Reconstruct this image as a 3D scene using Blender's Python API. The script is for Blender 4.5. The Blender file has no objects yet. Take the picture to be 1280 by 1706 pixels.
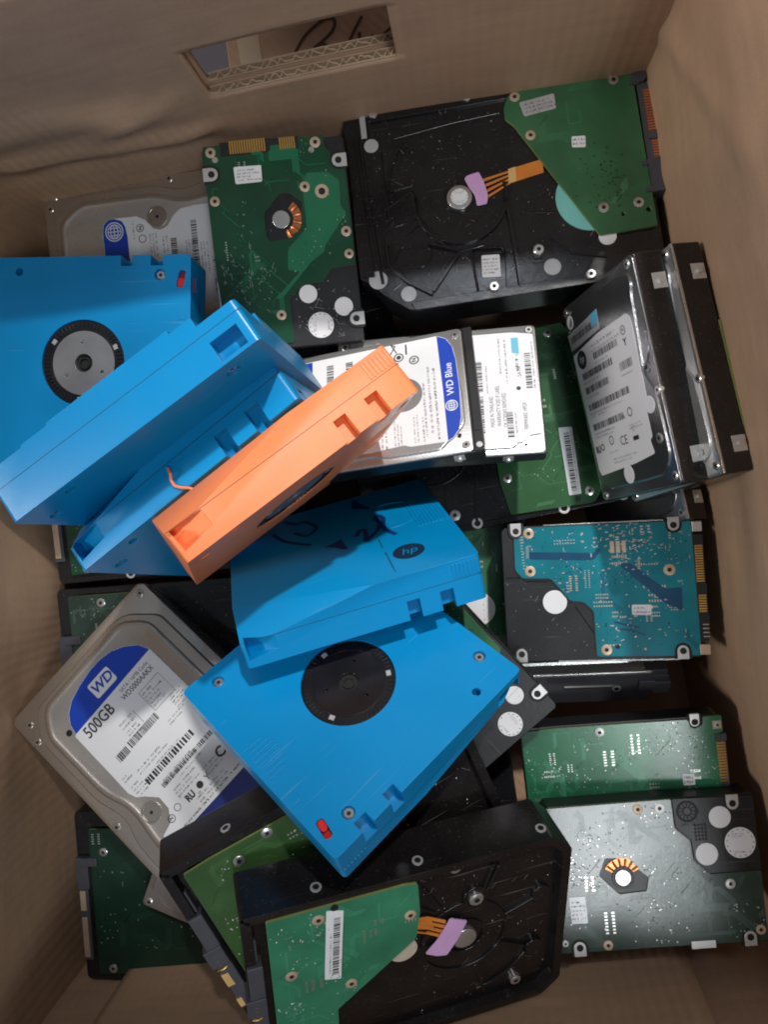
import bpy, bmesh, math, random
from mathutils import Vector, Matrix
scene = bpy.context.scene
COL = scene.collection
MM = 0.001

# ------------------------------------------------------------------ camera
cam_data = bpy.data.cameras.new('camera'); cam = bpy.data.objects.new('camera', cam_data); COL.objects.link(cam)
RC = Matrix(((0.99233717, -0.0069545, -0.12336362), (0.0, 0.99841476, -0.05628465), (0.12355949, 0.05585335, 0.99076408)))
cam.matrix_world = Matrix.Translation((0, 0, 0.455)) @ RC.transposed().to_4x4()
cam_data.sensor_fit = 'VERTICAL'; cam_data.sensor_height = 36.0
cam_data.lens = 1285.0 / 1706.0 * 36.0
cam_data.clip_start = 0.01; cam_data.clip_end = 20
scene.camera = cam

# ------------------------------------------------------------------ light
world = bpy.data.worlds.new('World'); scene.world = world; world.use_nodes = True
bg = world.node_tree.nodes['Background']
bg.inputs[0].default_value = (0.80, 0.86, 1.0, 1); bg.inputs[1].default_value = 0.17

def area(name, d, dist, sx, sy, power, col):
    """rectangular lamp far off in direction d; power is what it would be at 2.2 m"""
    L = bpy.data.lights.new(name, 'AREA'); L.shape = 'RECTANGLE'; L.size = sx; L.size_y = sy
    L.energy = power * (dist / 2.2) ** 2; L.color = col
    o = bpy.data.objects.new(name, L); COL.objects.link(o)
    d = Vector(d).normalized(); o.location = d * dist + Vector((-0.06, -0.04, 0.1))
    o.rotation_euler = d.to_track_quat('Z', 'Y').to_euler()
    return o
def spot(name, d, dist, aim, energy, col, soft, cone):
    L = bpy.data.lights.new(name, 'SPOT'); L.energy = energy; L.color = col; L.shadow_soft_size = soft; L.spot_size = math.radians(cone); L.spot_blend = 1.0
    o = bpy.data.objects.new(name, L); COL.objects.link(o)
    d = Vector(d).normalized(); o.location = Vector(aim) + d * dist; o.rotation_euler = d.to_track_quat('Z', 'Y').to_euler()
    return o
spot('ceiling_lamp', (0.21, 0.62, 0.757), 3.2, (-0.025, 0.075, 0.12), 385.0, (1.0, 0.97, 0.94), 0.06, 9.2)
spot('side_lamp', (-0.70, -0.10, 0.70), 3.2, (0.06, 0.10, 0.12), 330.0, (1.0, 0.965, 0.92), 0.42, 14.0)
area('ceiling_panel_far', (0.06, 0.60, 0.80), 3.2, 0.50, 0.32, 3.5, (0.86, 0.92, 1.0))
area('ceiling_panel_near', (0.31, -0.27, 0.91), 3.2, 0.62, 0.46, 11.5, (0.92, 0.97, 1.0))
scene.cycles.filter_width = 1.9
vs = scene.view_settings
vs.view_transform = 'Standard'; vs.look = 'None'; vs.exposure = 0.12; vs.gamma = 1; vs.use_curve_mapping = False

# ------------------------------------------------------------------ materials
MATS = {}
def mat(name, col, rough=0.5, metal=0.0, var=0.12, scale=60.0, bump=0.0, bscale=400.0, rvar=0.12, coat=0.0, spec=0.5, dust=0.0, scratch=0.0):
    m = bpy.data.materials.new(name); m.use_nodes = True
    nt = m.node_tree; N = nt.nodes; Lk = nt.links; b = N['Principled BSDF']
    tc = N.new('ShaderNodeTexCoord')
    nz = N.new('ShaderNodeTexNoise'); nz.inputs['Scale'].default_value = scale; nz.inputs['Detail'].default_value = 6
    Lk.new(tc.outputs['Object'], nz.inputs['Vector'])
    rp = N.new('ShaderNodeValToRGB'); rp.color_ramp.elements[0].position = .3; rp.color_ramp.elements[1].position = .7
    lo = [max(0, c * (1 - var)) for c in col[:3]]; hi = [min(1, c * (1 + var)) for c in col[:3]]
    rp.color_ramp.elements[0].color = (*lo, 1); rp.color_ramp.elements[1].color = (*hi, 1)
    Lk.new(nz.outputs['Fac'], rp.inputs['Fac'])
    out = rp.outputs['Color']
    if dust > 0:
        n2 = N.new('ShaderNodeTexNoise'); n2.inputs['Scale'].default_value = 900; n2.inputs['Detail'].default_value = 3
        n2.inputs['Roughness'].default_value = .7
        Lk.new(tc.outputs['Object'], n2.inputs['Vector'])
        r2 = N.new('ShaderNodeValToRGB'); r2.color_ramp.elements[0].position = .62; r2.color_ramp.elements[1].position = .78
        r2.color_ramp.elements[0].color = (0, 0, 0, 1); r2.color_ramp.elements[1].color = (dust, dust, dust, 1)
        Lk.new(n2.outputs['Fac'], r2.inputs['Fac'])
        mx = N.new('ShaderNodeMix'); mx.data_type = 'RGBA'; mx.inputs[7].default_value = (.38, .36, .34, 1)
        Lk.new(r2.outputs['Color'], mx.inputs[0]); Lk.new(out, mx.inputs[6]); out = mx.outputs[2]
    if scratch > 0:
        mp = N.new('ShaderNodeMapping'); mp.inputs['Scale'].default_value = (25, 900, 25); mp.inputs['Rotation'].default_value = (0, 0, .7)
        Lk.new(tc.outputs['Object'], mp.inputs['Vector'])
        n3 = N.new('ShaderNodeTexNoise'); n3.inputs['Scale'].default_value = 1.0; n3.inputs['Detail'].default_value = 2
        Lk.new(mp.outputs[0], n3.inputs['Vector'])
        r3 = N.new('ShaderNodeValToRGB'); r3.color_ramp.elements[0].position = .70; r3.color_ramp.elements[1].position = .76
        r3.color_ramp.elements[0].color = (0, 0, 0, 1); r3.color_ramp.elements[1].color = (scratch, scratch, scratch, 1)
        Lk.new(n3.outputs['Fac'], r3.inputs['Fac'])
        mx = N.new('ShaderNodeMix'); mx.data_type = 'RGBA'; mx.inputs[7].default_value = (.6, .6, .6, 1)
        Lk.new(r3.outputs['Color'], mx.inputs[0]); Lk.new(out, mx.inputs[6]); out = mx.outputs[2]
    Lk.new(out, b.inputs['Base Color'])
    mr = N.new('ShaderNodeMapRange'); mr.inputs['To Min'].default_value = max(.02, rough - rvar); mr.inputs['To Max'].default_value = min(1, rough + rvar)
    n4 = N.new('ShaderNodeTexNoise'); n4.inputs['Scale'].default_value = 35; n4.inputs['Detail'].default_value = 8
    Lk.new(tc.outputs['Object'], n4.inputs['Vector'])
    Lk.new(n4.outputs['Fac'], mr.inputs['Value']); Lk.new(mr.outputs[0], b.inputs['Roughness'])
    b.inputs['Metallic'].default_value = metal; b.inputs['Specular IOR Level'].default_value = spec
    b.inputs['Coat Weight'].default_value = coat; b.inputs['Coat Roughness'].default_value = .08
    if bump > 0:
        nb = N.new('ShaderNodeTexNoise'); nb.inputs['Scale'].default_value = bscale; nb.inputs['Detail'].default_value = 3
        Lk.new(tc.outputs['Object'], nb.inputs['Vector'])
        bp = N.new('ShaderNodeBump'); bp.inputs['Strength'].default_value = bump; bp.inputs['Distance'].default_value = .0004
        Lk.new(nb.outputs['Fac'], bp.inputs['Height']); Lk.new(bp.outputs[0], b.inputs['Normal'])
    MATS[name] = m
    return m
mat('blue_plastic', (0.0, 0.222, 0.50), .31, var=.08, scale=14, bump=.10, bscale=1800, dust=.035, scratch=.07, rvar=.09, spec=.45)
mat('orange_plastic', (0.90, 0.25, 0.085), .36, var=.05, bump=.06, bscale=1500, dust=.05, scratch=.06, rvar=.12)
mat('red_plastic', (0.62, 0.012, 0.012), .4)
mat('black_paint', (0.010, 0.010, 0.0115), .18, var=.3, bump=.12, bscale=220, dust=.22, scratch=.12, rvar=.12)
mat('brown_black_paint', (0.0105, 0.0088, 0.0088), .2, var=.3, bump=.12, bscale=220, dust=.18, scratch=.12, rvar=.12)
mat('black_satin', (0.0095, 0.010, 0.012), .40, var=.3, bump=.12, bscale=500, dust=.07, scratch=.08)
mat('black_plastic', (0.013, 0.013, 0.014), .42, var=.2, dust=.1)
mat('grey_plastic', (0.060, 0.060, 0.072), .5, var=.15, dust=.1)
mat('steel_lid', (0.53, 0.475, 0.41), .27, metal=.8, var=.06, scale=30, bump=.12, bscale=900, rvar=.08, scratch=.05)
mat('bright_lid', (0.62, 0.62, 0.61), .26, metal=.8, var=.05, bump=.12, bscale=900, rvar=.08, scratch=.1)
mat('dark_lid', (0.30, 0.30, 0.31), .22, metal=.9, var=.08, bump=.15, bscale=700, scratch=.1)
mat('screw_metal', (0.68, 0.67, 0.65), .26, metal=.85, var=.1)
mat('lug_metal', (0.62, 0.62, 0.60), .38, metal=.6, var=.1)
mat('dark_hole', (0.004, 0.004, 0.004), .6)
def pcb_mat(n, c, t):
    mat(n, c, .22, var=.22, scale=45, bump=.05, bscale=700, rvar=.04, dust=.08); mat(n + '_trace', t, .25, var=.1, bump=.12, bscale=500, rvar=.04)
pcb_mat('pcb_green', (0.036, 0.122, 0.055), (0.055, 0.180, 0.085))
pcb_mat('pcb_moss', (0.030, 0.098, 0.038), (0.060, 0.170, 0.075))
pcb_mat('pcb_sea', (0.034, 0.185, 0.100), (0.060, 0.27, 0.165))
pcb_mat('pcb_forest', (0.010, 0.058, 0.028), (0.018, 0.150, 0.070))
pcb_mat('pcb_bright', (0.022, 0.140, 0.066), (0.045, 0.235, 0.12))
pcb_mat('pcb_olive', (0.036, 0.085, 0.026), (0.062, 0.135, 0.045))
pcb_mat('pcb_teal', (0.008, 0.170, 0.215), (0.010, 0.065, 0.135))
pcb_mat('pcb_slate', (0.024, 0.046, 0.036), (0.060, 0.100, 0.088))
pcb_mat('pcb_deep', (0.008, 0.036, 0.023), (0.012, 0.058, 0.037))
mat('solder', (0.66, 0.65, 0.62), .3, metal=.8)
mat('gold', (0.78, 0.47, 0.13), .3, metal=.85, var=.1)
mat('copper', (0.62, 0.22, 0.08), .35, metal=.7, var=.15)
mat('tan_pad', (0.56, 0.42, 0.30), .4, metal=.35, var=.15)
mat('pcb_edge', (0.20, 0.24, 0.07), .6)
mat('white_label', (0.74, 0.74, 0.75), .5, var=.03, rvar=.06, bump=.1, bscale=250)
mat('grey_sticker', (0.46, 0.46, 0.47), .38, metal=.3, var=.08, bump=.2, bscale=300)
mat('ink', (0.025, 0.025, 0.028), .55)
mat('grey_ink', (0.20, 0.20, 0.215), .55)
mat('label_blue', (0.006, 0.050, 0.42), .42, var=.05)
mat('navy_blue', (0.010, 0.022, 0.17), .42, var=.05)
mat('pale_blue', (0.10, 0.42, 0.62), .5)
mat('badge_ink', (0.003, 0.022, 0.055), .5)
mat('hub_dark_reflect', (0.055, 0.052, 0.055), .22, metal=.8, var=.2)  # hub plate steel darkened to carry the dark surroundings it mirrors
mat('mark_ink', (0.003, 0.030, 0.15), .5)
mat('violet_tape', (0.58, 0.34, 0.60), .5, var=.1, bump=.3, bscale=500)
mat('flex_orange', (0.62, 0.20, 0.035), .33, var=.15)
mat('flex_yellow', (0.66, 0.42, 0.16), .4, var=.1)
mat('teal_foam', (0.17, 0.48, 0.44), .75, var=.08)
mat('beige_pad', (0.50, 0.42, 0.33), .6, var=.1)
mat('print_dark', (0.006, 0.011, 0.010), .5)
mat('hub_black', (0.008, 0.008, 0.009), .34, dust=.05)
mat('hub_steel', (0.40, 0.40, 0.41), .34, metal=.75, var=.12, bump=.15, bscale=900)
mat('hand_ink', (0.085, 0.040, 0.022), .6)
mat('floor_grey', (0.17, 0.155, 0.18), .7, var=.1, scale=12)
mat('pale_tape', (0.56, 0.44, 0.31), .4, var=.08)

def cardboard(name, col):
    m = bpy.data.materials.new(name); m.use_nodes = True
    nt = m.node_tree; N = nt.nodes; Lk = nt.links; b = N['Principled BSDF']
    tc = N.new('ShaderNodeTexCoord')
    n1 = N.new('ShaderNodeTexNoise'); n1.inputs['Scale'].default_value = 7; n1.inputs['Detail'].default_value = 8; n1.inputs['Roughness'].default_value = .6
    mp = N.new('ShaderNodeMapping'); mp.inputs['Scale'].default_value = (30, 30, 190)
    Lk.new(tc.outputs['Object'], n1.inputs['Vector']); Lk.new(tc.outputs['Object'], mp.inputs['Vector'])
    n2 = N.new('ShaderNodeTexNoise'); n2.inputs['Scale'].default_value = 1; n2.inputs['Detail'].default_value = 5; Lk.new(mp.outputs[0], n2.inputs['Vector'])
    n3 = N.new('ShaderNodeTexNoise'); n3.inputs['Scale'].default_value = 1200; n3.inputs['Detail'].default_value = 2; Lk.new(tc.outputs['Object'], n3.inputs['Vector'])
    add = N.new('ShaderNodeMath'); add.operation = 'MULTIPLY_ADD'; add.inputs[1].default_value = .35; Lk.new(n2.outputs['Fac'], add.inputs[0]); Lk.new(n1.outputs['Fac'], add.inputs[2])
    add2 = N.new('ShaderNodeMath'); add2.operation = 'MULTIPLY_ADD'; add2.inputs[1].default_value = .25; Lk.new(n3.outputs['Fac'], add2.inputs[0]); Lk.new(add.outputs[0], add2.inputs[2])
    rp = N.new('ShaderNodeValToRGB'); rp.color_ramp.elements[0].position = .55; rp.color_ramp.elements[1].position = 1.05
    rp.color_ramp.elements[0].color = (*[c * .78 for c in col], 1); rp.color_ramp.elements[1].color = (*[min(1, c * 1.16) for c in col], 1)
    Lk.new(add2.outputs[0], rp.inputs['Fac']); Lk.new(rp.outputs['Color'], b.inputs['Base Color'])
    b.inputs['Roughness'].default_value = .5; b.inputs['Specular IOR Level'].default_value = .45
    bp = N.new('ShaderNodeBump'); bp.inputs['Strength'].default_value = .30; bp.inputs['Distance'].default_value = .0006
    Lk.new(add2.outputs[0], bp.inputs['Height']); Lk.new(bp.outputs[0], b.inputs['Normal'])
    # faint flute lines, dents and rubbed spots
    sp = N.new('ShaderNodeSeparateXYZ'); Lk.new(tc.outputs['Object'], sp.inputs[0])
    sm_ = N.new('ShaderNodeMath'); sm_.operation = 'ADD'; Lk.new(sp.outputs[0], sm_.inputs[0]); Lk.new(sp.outputs[1], sm_.inputs[1])
    ml = N.new('ShaderNodeMath'); ml.operation = 'MULTIPLY'; ml.inputs[1].default_value = 2 * math.pi / .0066; Lk.new(sm_.outputs[0], ml.inputs[0])
    sn = N.new('ShaderNodeMath'); sn.operation = 'SINE'; Lk.new(ml.outputs[0], sn.inputs[0])
    n5 = N.new('ShaderNodeTexNoise'); n5.inputs['Scale'].default_value = 28; n5.inputs['Detail'].default_value = 4; Lk.new(tc.outputs['Object'], n5.inputs['Vector'])
    ma = N.new('ShaderNodeMath'); ma.operation = 'MULTIPLY_ADD'; ma.inputs[1].default_value = 7.0; Lk.new(n5.outputs['Fac'], ma.inputs[0]); Lk.new(sn.outputs[0], ma.inputs[2])
    b2 = N.new('ShaderNodeBump'); b2.inputs['Strength'].default_value = .30; b2.inputs['Distance'].default_value = .00022
    Lk.new(ma.outputs[0], b2.inputs['Height']); Lk.new(bp.outputs[0], b2.inputs['Normal']); Lk.new(b2.outputs[0], b.inputs['Normal'])
    n6 = N.new('ShaderNodeTexNoise'); n6.inputs['Scale'].default_value = 70; n6.inputs['Detail'].default_value = 7; n6.inputs['Roughness'].default_value = .75; Lk.new(tc.outputs['Object'], n6.inputs['Vector'])
    r6 = N.new('ShaderNodeValToRGB'); r6.color_ramp.elements[0].position = .60; r6.color_ramp.elements[1].position = .74; r6.color_ramp.elements[0].color = (0, 0, 0, 1); r6.color_ramp.elements[1].color = (.45, .45, .45, 1)
    Lk.new(n6.outputs['Fac'], r6.inputs['Fac'])
    mx = N.new('ShaderNodeMix'); mx.data_type = 'RGBA'; mx.inputs[7].default_value = (*[min(1, c * 1.35) for c in col], 1)
    Lk.new(r6.outputs['Color'], mx.inputs[0]); Lk.new(rp.outputs['Color'], mx.inputs[6]); Lk.new(mx.outputs[2], b.inputs['Base Color'])
    MATS[name] = m
mat('flute_shade', (0.27, 0.175, 0.105), .8)  # darker board colour that paints the shade between the flutes
cardboard('cardboard', (0.50, 0.32, 0.205))
cardboard('cardboard_edge', (0.55, 0.40, 0.27))

# ------------------------------------------------------------------ mesh helpers (millimetres)
def ccw(p):
    a = sum(p[i][0] * p[(i + 1) % len(p)][1] - p[(i + 1) % len(p)][0] * p[i][1] for i in range(len(p)))
    return list(p) if a > 0 else list(reversed(p))
def prism(bm, pts, z0, z1, mi=0):
    pts = ccw(pts); z0, z1 = min(z0, z1), max(z0, z1)
    a = [bm.verts.new((x, y, z0)) for x, y in pts]; b = [bm.verts.new((x, y, z1)) for x, y in pts]; n = len(pts)
    fs = [bm.faces.new(b), bm.faces.new(list(reversed(a)))]
    for i in range(n): fs.append(bm.faces.new((a[i], a[(i + 1) % n], b[(i + 1) % n], b[i])))
    for f in fs: f.material_index = mi
def rect(x0, x1, y0, y1): return [(x0, y0), (x1, y0), (x1, y1), (x0, y1)]
def bx(bm, x0, x1, y0, y1, z0, z1, mi=0): prism(bm, rect(min(x0, x1), max(x0, x1), min(y0, y1), max(y0, y1)), z0, z1, mi)
def circ(x, y, r, n=28, a0=0.0): return [(x + r * math.cos(a0 + 2 * math.pi * i / n), y + r * math.sin(a0 + 2 * math.pi * i / n)) for i in range(n)]
def disc(bm, x, y, r, z0, z1, mi=0, n=28): prism(bm, circ(x, y, r, n), z0, z1, mi)
def ring(bm, x, y, r0, r1, z0, z1, mi=0, n=40, a0=0.0, a1=2 * math.pi):
    full = abs(a1 - a0 - 2 * math.pi) < 1e-6; k = n if full else n + 1
    V = [[bm.verts.new((x + r * math.cos(a0 + (a1 - a0) * i / n), y + r * math.sin(a0 + (a1 - a0) * i / n), z)) for r, z in ((r0, z0), (r1, z0), (r1, z1), (r0, z1))] for i in range(k)]
    for i in range(n):
        A, B = V[i], V[(i + 1) % k]
        for j in range(4):
            f = bm.faces.new((A[j], A[(j + 1) % 4], B[(j + 1) % 4], B[j])); f.material_index = mi
    if not full:
        bm.faces.new(V[0]).material_index = mi; bm.faces.new(list(reversed(V[-1]))).material_index = mi
def rounded(x0, x1, y0, y1, r, n=5):
    out = []
    for cx, cy, a in ((x1 - r, y1 - r, 0), (x0 + r, y1 - r, 90), (x0 + r, y0 + r, 180), (x1 - r, y0 + r, 270)):
        out += [(cx + r * math.cos(math.radians(a + 90 * i / n)), cy + r * math.sin(math.radians(a + 90 * i / n))) for i in range(n + 1)]
    return out
def soften(pts, r, n=4):
    """round the corners of a polygon"""
    out = []; k = len(pts)
    for i in range(k):
        p0, p, p1 = Vector(pts[i - 1]), Vector(pts[i]), Vector(pts[(i + 1) % k])
        a, b = p0 - p, p1 - p; d = min(r, a.length * .45, b.length * .45)
        A, B = p + a.normalized() * d, p + b.normalized() * d
        for j in range(n + 1):
            t = j / n; q = A.lerp(p, t).lerp(p.lerp(B, t), t); out.append((q.x, q.y))
    return out
def inset(pts, d):
    pts = ccw(pts); k = len(pts); out = []
    for i in range(k):
        p0, p, p1 = Vector(pts[i - 1]), Vector(pts[i]), Vector(pts[(i + 1) % k])
        e0, e1 = (p - p0), (p1 - p)
        e0 = e0.normalized() if e0.length > 1e-9 else e1.normalized(); e1 = e1.normalized() if e1.length > 1e-9 else e0
        n0, n1 = Vector((-e0.y, e0.x)), Vector((-e1.y, e1.x)); m = (n0 + n1)
        m = m.normalized() if m.length > 1e-6 else n0
        c = max(.35, m.dot(n0)); q = p + m * (d / c); out.append((q.x, q.y))
    return out
def loft(bm, loops, mi=0, cap=True):
    L = [[bm.verts.new((x, y, z)) for x, y in pts] for pts, z in loops]; n = len(L[0])
    for A, B in zip(L, L[1:]):
        for i in range(n): bm.faces.new((A[i], A[(i + 1) % n], B[(i + 1) % n], B[i])).material_index = mi
    if cap: bm.faces.new(L[-1]).material_index = mi
def strip(bm, pl, w, z0, z1, mi=0):
    """a flat ribbon of width w along a polyline"""
    k = len(pl); A = []; B = []
    for i in range(k):
        p = Vector(pl[i]); a = Vector(pl[max(0, i - 1)]); b = Vector(pl[min(k - 1, i + 1)]); t = (b - a)
        t = t.normalized() if t.length > 1e-9 else Vector((1, 0)); nn = Vector((-t.y, t.x)) * (w / 2)
        A.append(p + nn); B.append(p - nn)
    prism(bm, [tuple(v) for v in B] + [tuple(v) for v in reversed(A)], z0, z1, mi)
def ribbon(bm, pl, w, z, mi=0):
    """one quad per segment, no side walls"""
    for a, b in zip(pl, pl[1:]):
        z += .0008; a, b = Vector(a), Vector(b); t = b - a
        if t.length < 1e-6: continue
        t.normalize(); nn = Vector((-t.y, t.x)) * (w / 2); a = a - t * w * .4; b = b + t * w * .4
        f = bm.faces.new([bm.verts.new((*(q), z)) for q in (a - nn, b - nn, b + nn, a + nn)]); f.material_index = mi
def quad(bm, x0, x1, y0, y1, z, mi=0):
    bm.faces.new([bm.verts.new(q) for q in ((x0, y0, z), (x1, y0, z), (x1, y1, z), (x0, y1, z))]).material_index = mi
def tube(bm, pts, r, mi=0, n=8):
    pts = [Vector(p) for p in pts]; rings = []
    for i, p in enumerate(pts):
        t = (pts[min(i + 1, len(pts) - 1)] - pts[max(i - 1, 0)]).normalized()
        u = t.cross(Vector((0, 0, 1)));  u = u.normalized() if u.length > .05 else t.cross(Vector((1, 0, 0))).normalized()
        v = t.cross(u); rings.append([bm.verts.new(p + (u * math.cos(2 * math.pi * j / n) + v * math.sin(2 * math.pi * j / n)) * r) for j in range(n)])
    for A, B in zip(rings, rings[1:]):
        for j in range(n): bm.faces.new((A[j], A[(j + 1) % n], B[(j + 1) % n], B[j])).material_index = mi
    bm.faces.new(rings[0]).material_index = mi; bm.faces.new(list(reversed(rings[-1]))).material_index = mi
def inside(p, poly):
    x, y = p; c = False; n = len(poly)
    for i in range(n):
        (x0, y0), (x1, y1) = poly[i], poly[i - 1]
        if (y0 > y) != (y1 > y) and x < (x1 - x0) * (y - y0) / (y1 - y0) + x0: c = not c
    return c
def boolean(bm, cutters):
    """subtract each cutter bmesh from bm (temporary objects, removed again)"""
    me = bpy.data.meshes.new('tmp'); bmesh.ops.recalc_face_normals(bm, faces=bm.faces); bm.to_mesh(me); o = bpy.data.objects.new('tmp', me); COL.objects.link(o)
    tmp = []
    for c in cutters:
        cm = bpy.data.meshes.new('tmpc'); bmesh.ops.recalc_face_normals(c, faces=c.faces); c.to_mesh(cm); co = bpy.data.objects.new('tmpc', cm); COL.objects.link(co); tmp.append(co)
        md = o.modifiers.new('b', 'BOOLEAN'); md.operation = 'DIFFERENCE'; md.object = co; md.solver = 'EXACT'
    dg = bpy.context.evaluated_depsgraph_get(); r = bpy.data.meshes.new_from_object(o.evaluated_get(dg))
    out = bmesh.new(); out.from_mesh(r)
    for q in tmp + [o]:
        m_ = q.data; bpy.data.objects.remove(q); bpy.data.meshes.remove(m_)
    bpy.data.meshes.remove(r)
    bmesh.ops.dissolve_degenerate(out, dist=.001, edges=out.edges)
    return out
def BM(): return bmesh.new()
def part(name, bm, mats, parent, T=0.0, bevel=0.0, seg=2, sharp=35, label=None):
    if isinstance(mats, str): mats = [mats]
    bmesh.ops.recalc_face_normals(bm, faces=bm.faces)
    for v in bm.verts: v.co = Vector((v.co.x, v.co.y, v.co.z + T)) * MM
    me = bpy.data.meshes.new(name); bm.to_mesh(me); bm.free()
    for m in mats: me.materials.append(MATS[m])
    if len(me.polygons):
        me.polygons.foreach_set('use_smooth', [True] * len(me.polygons)); me.set_sharp_from_angle(angle=math.radians(sharp))
    o = bpy.data.objects.new(name, me); COL.objects.link(o)
    if parent: o.parent = parent
    if bevel > 0:
        md = o.modifiers.new('bevel', 'BEVEL'); md.width = bevel * MM; md.segments = seg; md.limit_method = 'ANGLE'; md.angle_limit = math.radians(40); md.harden_normals = True
    if label: o['label'] = label
    return o
def thing(name, key, T, label, cat, group=None):
    R, t = POSE[key]; R = Matrix(R); t = Vector(t); t = t - Vector((R[0][2], R[1][2], R[2][2])) * T
    o = bpy.data.objects.new(name, None); COL.objects.link(o)
    o.empty_display_size = .02; o.rotation_mode = 'QUATERNION'
    o.location = t * MM; o.rotation_quaternion = R.to_quaternion()
    o['label'] = label; o['category'] = cat
    if group: o['group'] = group
    return o
_txt = {}
def text(bm, s, x, y, size, ang, z, mi=0, sx=1.0, shear=0.0, align='CENTER', bold=0.0):
    """lettering as flat mesh; size = cap height in mm; ang in degrees"""
    k = (s, align, shear, bold)
    if k not in _txt:
        c = bpy.data.curves.new('t', 'FONT'); c.body = s; c.size = 1.0; c.align_x = align; c.align_y = 'CENTER'; c.shear = shear; c.offset = bold; c.resolution_u = 3
        o = bpy.data.objects.new('t', c); COL.objects.link(o)
        dg = bpy.context.evaluated_depsgraph_get(); me = bpy.data.meshes.new_from_object(o.evaluated_get(dg))
        _txt[k] = ([tuple(v.co) for v in me.vertices], [tuple(p.vertices) for p in me.polygons])
        bpy.data.objects.remove(o); bpy.data.curves.remove(c); bpy.data.meshes.remove(me)
    vs_, fs_ = _txt[k]; a = math.radians(ang); f = size / .70
    V = [bm.verts.new((x + (px * f * sx) * math.cos(a) - py * f * math.sin(a), y + (px * f * sx) * math.sin(a) + py * f * math.cos(a), z)) for px, py, _ in vs_]
    for fc in fs_:
        try: bm.faces.new([V[i] for i in fc]).material_index = mi
        except ValueError: pass
def xf(x, y, ang, u, v):
    a = math.radians(ang); return (x + u * math.cos(a) - v * math.sin(a), y + u * math.sin(a) + v * math.cos(a))
def rq(bm, x, y, ang, u0, u1, v0, v1, z, mi):
    bm.faces.new([bm.verts.new((*xf(x, y, ang, u, v), z)) for u, v in ((u0, v0), (u1, v0), (u1, v1), (u0, v1))]).material_index = mi
def fine_print(bm, x, y, w, h, ang, z, rows, rng, mi=0, fill=.8):
    """rows of print too small to read: word-sized runs of letter-sized marks"""
    ph = h / rows; lh = ph * .58
    for r in range(rows):
        u = 0; end = w * rng.uniform(fill * .6, fill * 1.15); v = h - (r + .5) * ph
        while u < min(end, w):
            wl = rng.randint(2, 8); cw = lh * .55
            for _ in range(wl):
                if u > w: break
                k = rng.random(); t = lh * rng.uniform(.75, 1)
                if k < .7: rq(bm, x, y, ang, u, u + cw * .30, v - lh / 2, v - lh / 2 + t, z, mi)
                if k > .25: rq(bm, x, y, ang, u + cw * .32, u + cw * .72, v - lh / 2 + (t - lh * .3) * rng.random(), v - lh / 2 + (t - lh * .3) * rng.random() + lh * .3, z, mi)
                u += cw
            u += cw * .9
def barcode(bm, x, y, w, h, ang, z, rng, mi=0, unit=.28):
    u = 0
    while u < w:
        b = unit * rng.choice((1, 1, 2, 3)); 
        if u + b > w: break
        rq(bm, x, y, ang, u, u + b, 0, h, z, mi); u += b + unit * rng.choice((1, 1, 2))
def scribble(bm, pl, w, z, mi=0, n=6):
    """a smooth pen stroke through points"""
    P = [Vector(p) for p in pl]; out = []
    for i in range(len(P) - 1):
        p0, p1, p2, p3 = P[max(i - 1, 0)], P[i], P[i + 1], P[min(i + 2, len(P) - 1)]
        for j in range(n):
            t = j / n; out.append(.5 * ((2 * p1) + (p2 - p0) * t + (2 * p0 - 5 * p1 + 4 * p2 - p3) * t * t + (3 * p1 - p0 - 3 * p2 + p3) * t ** 3))
    out.append(P[-1]); ribbon(bm, [tuple(q) for q in out], w, z, mi)
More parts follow.
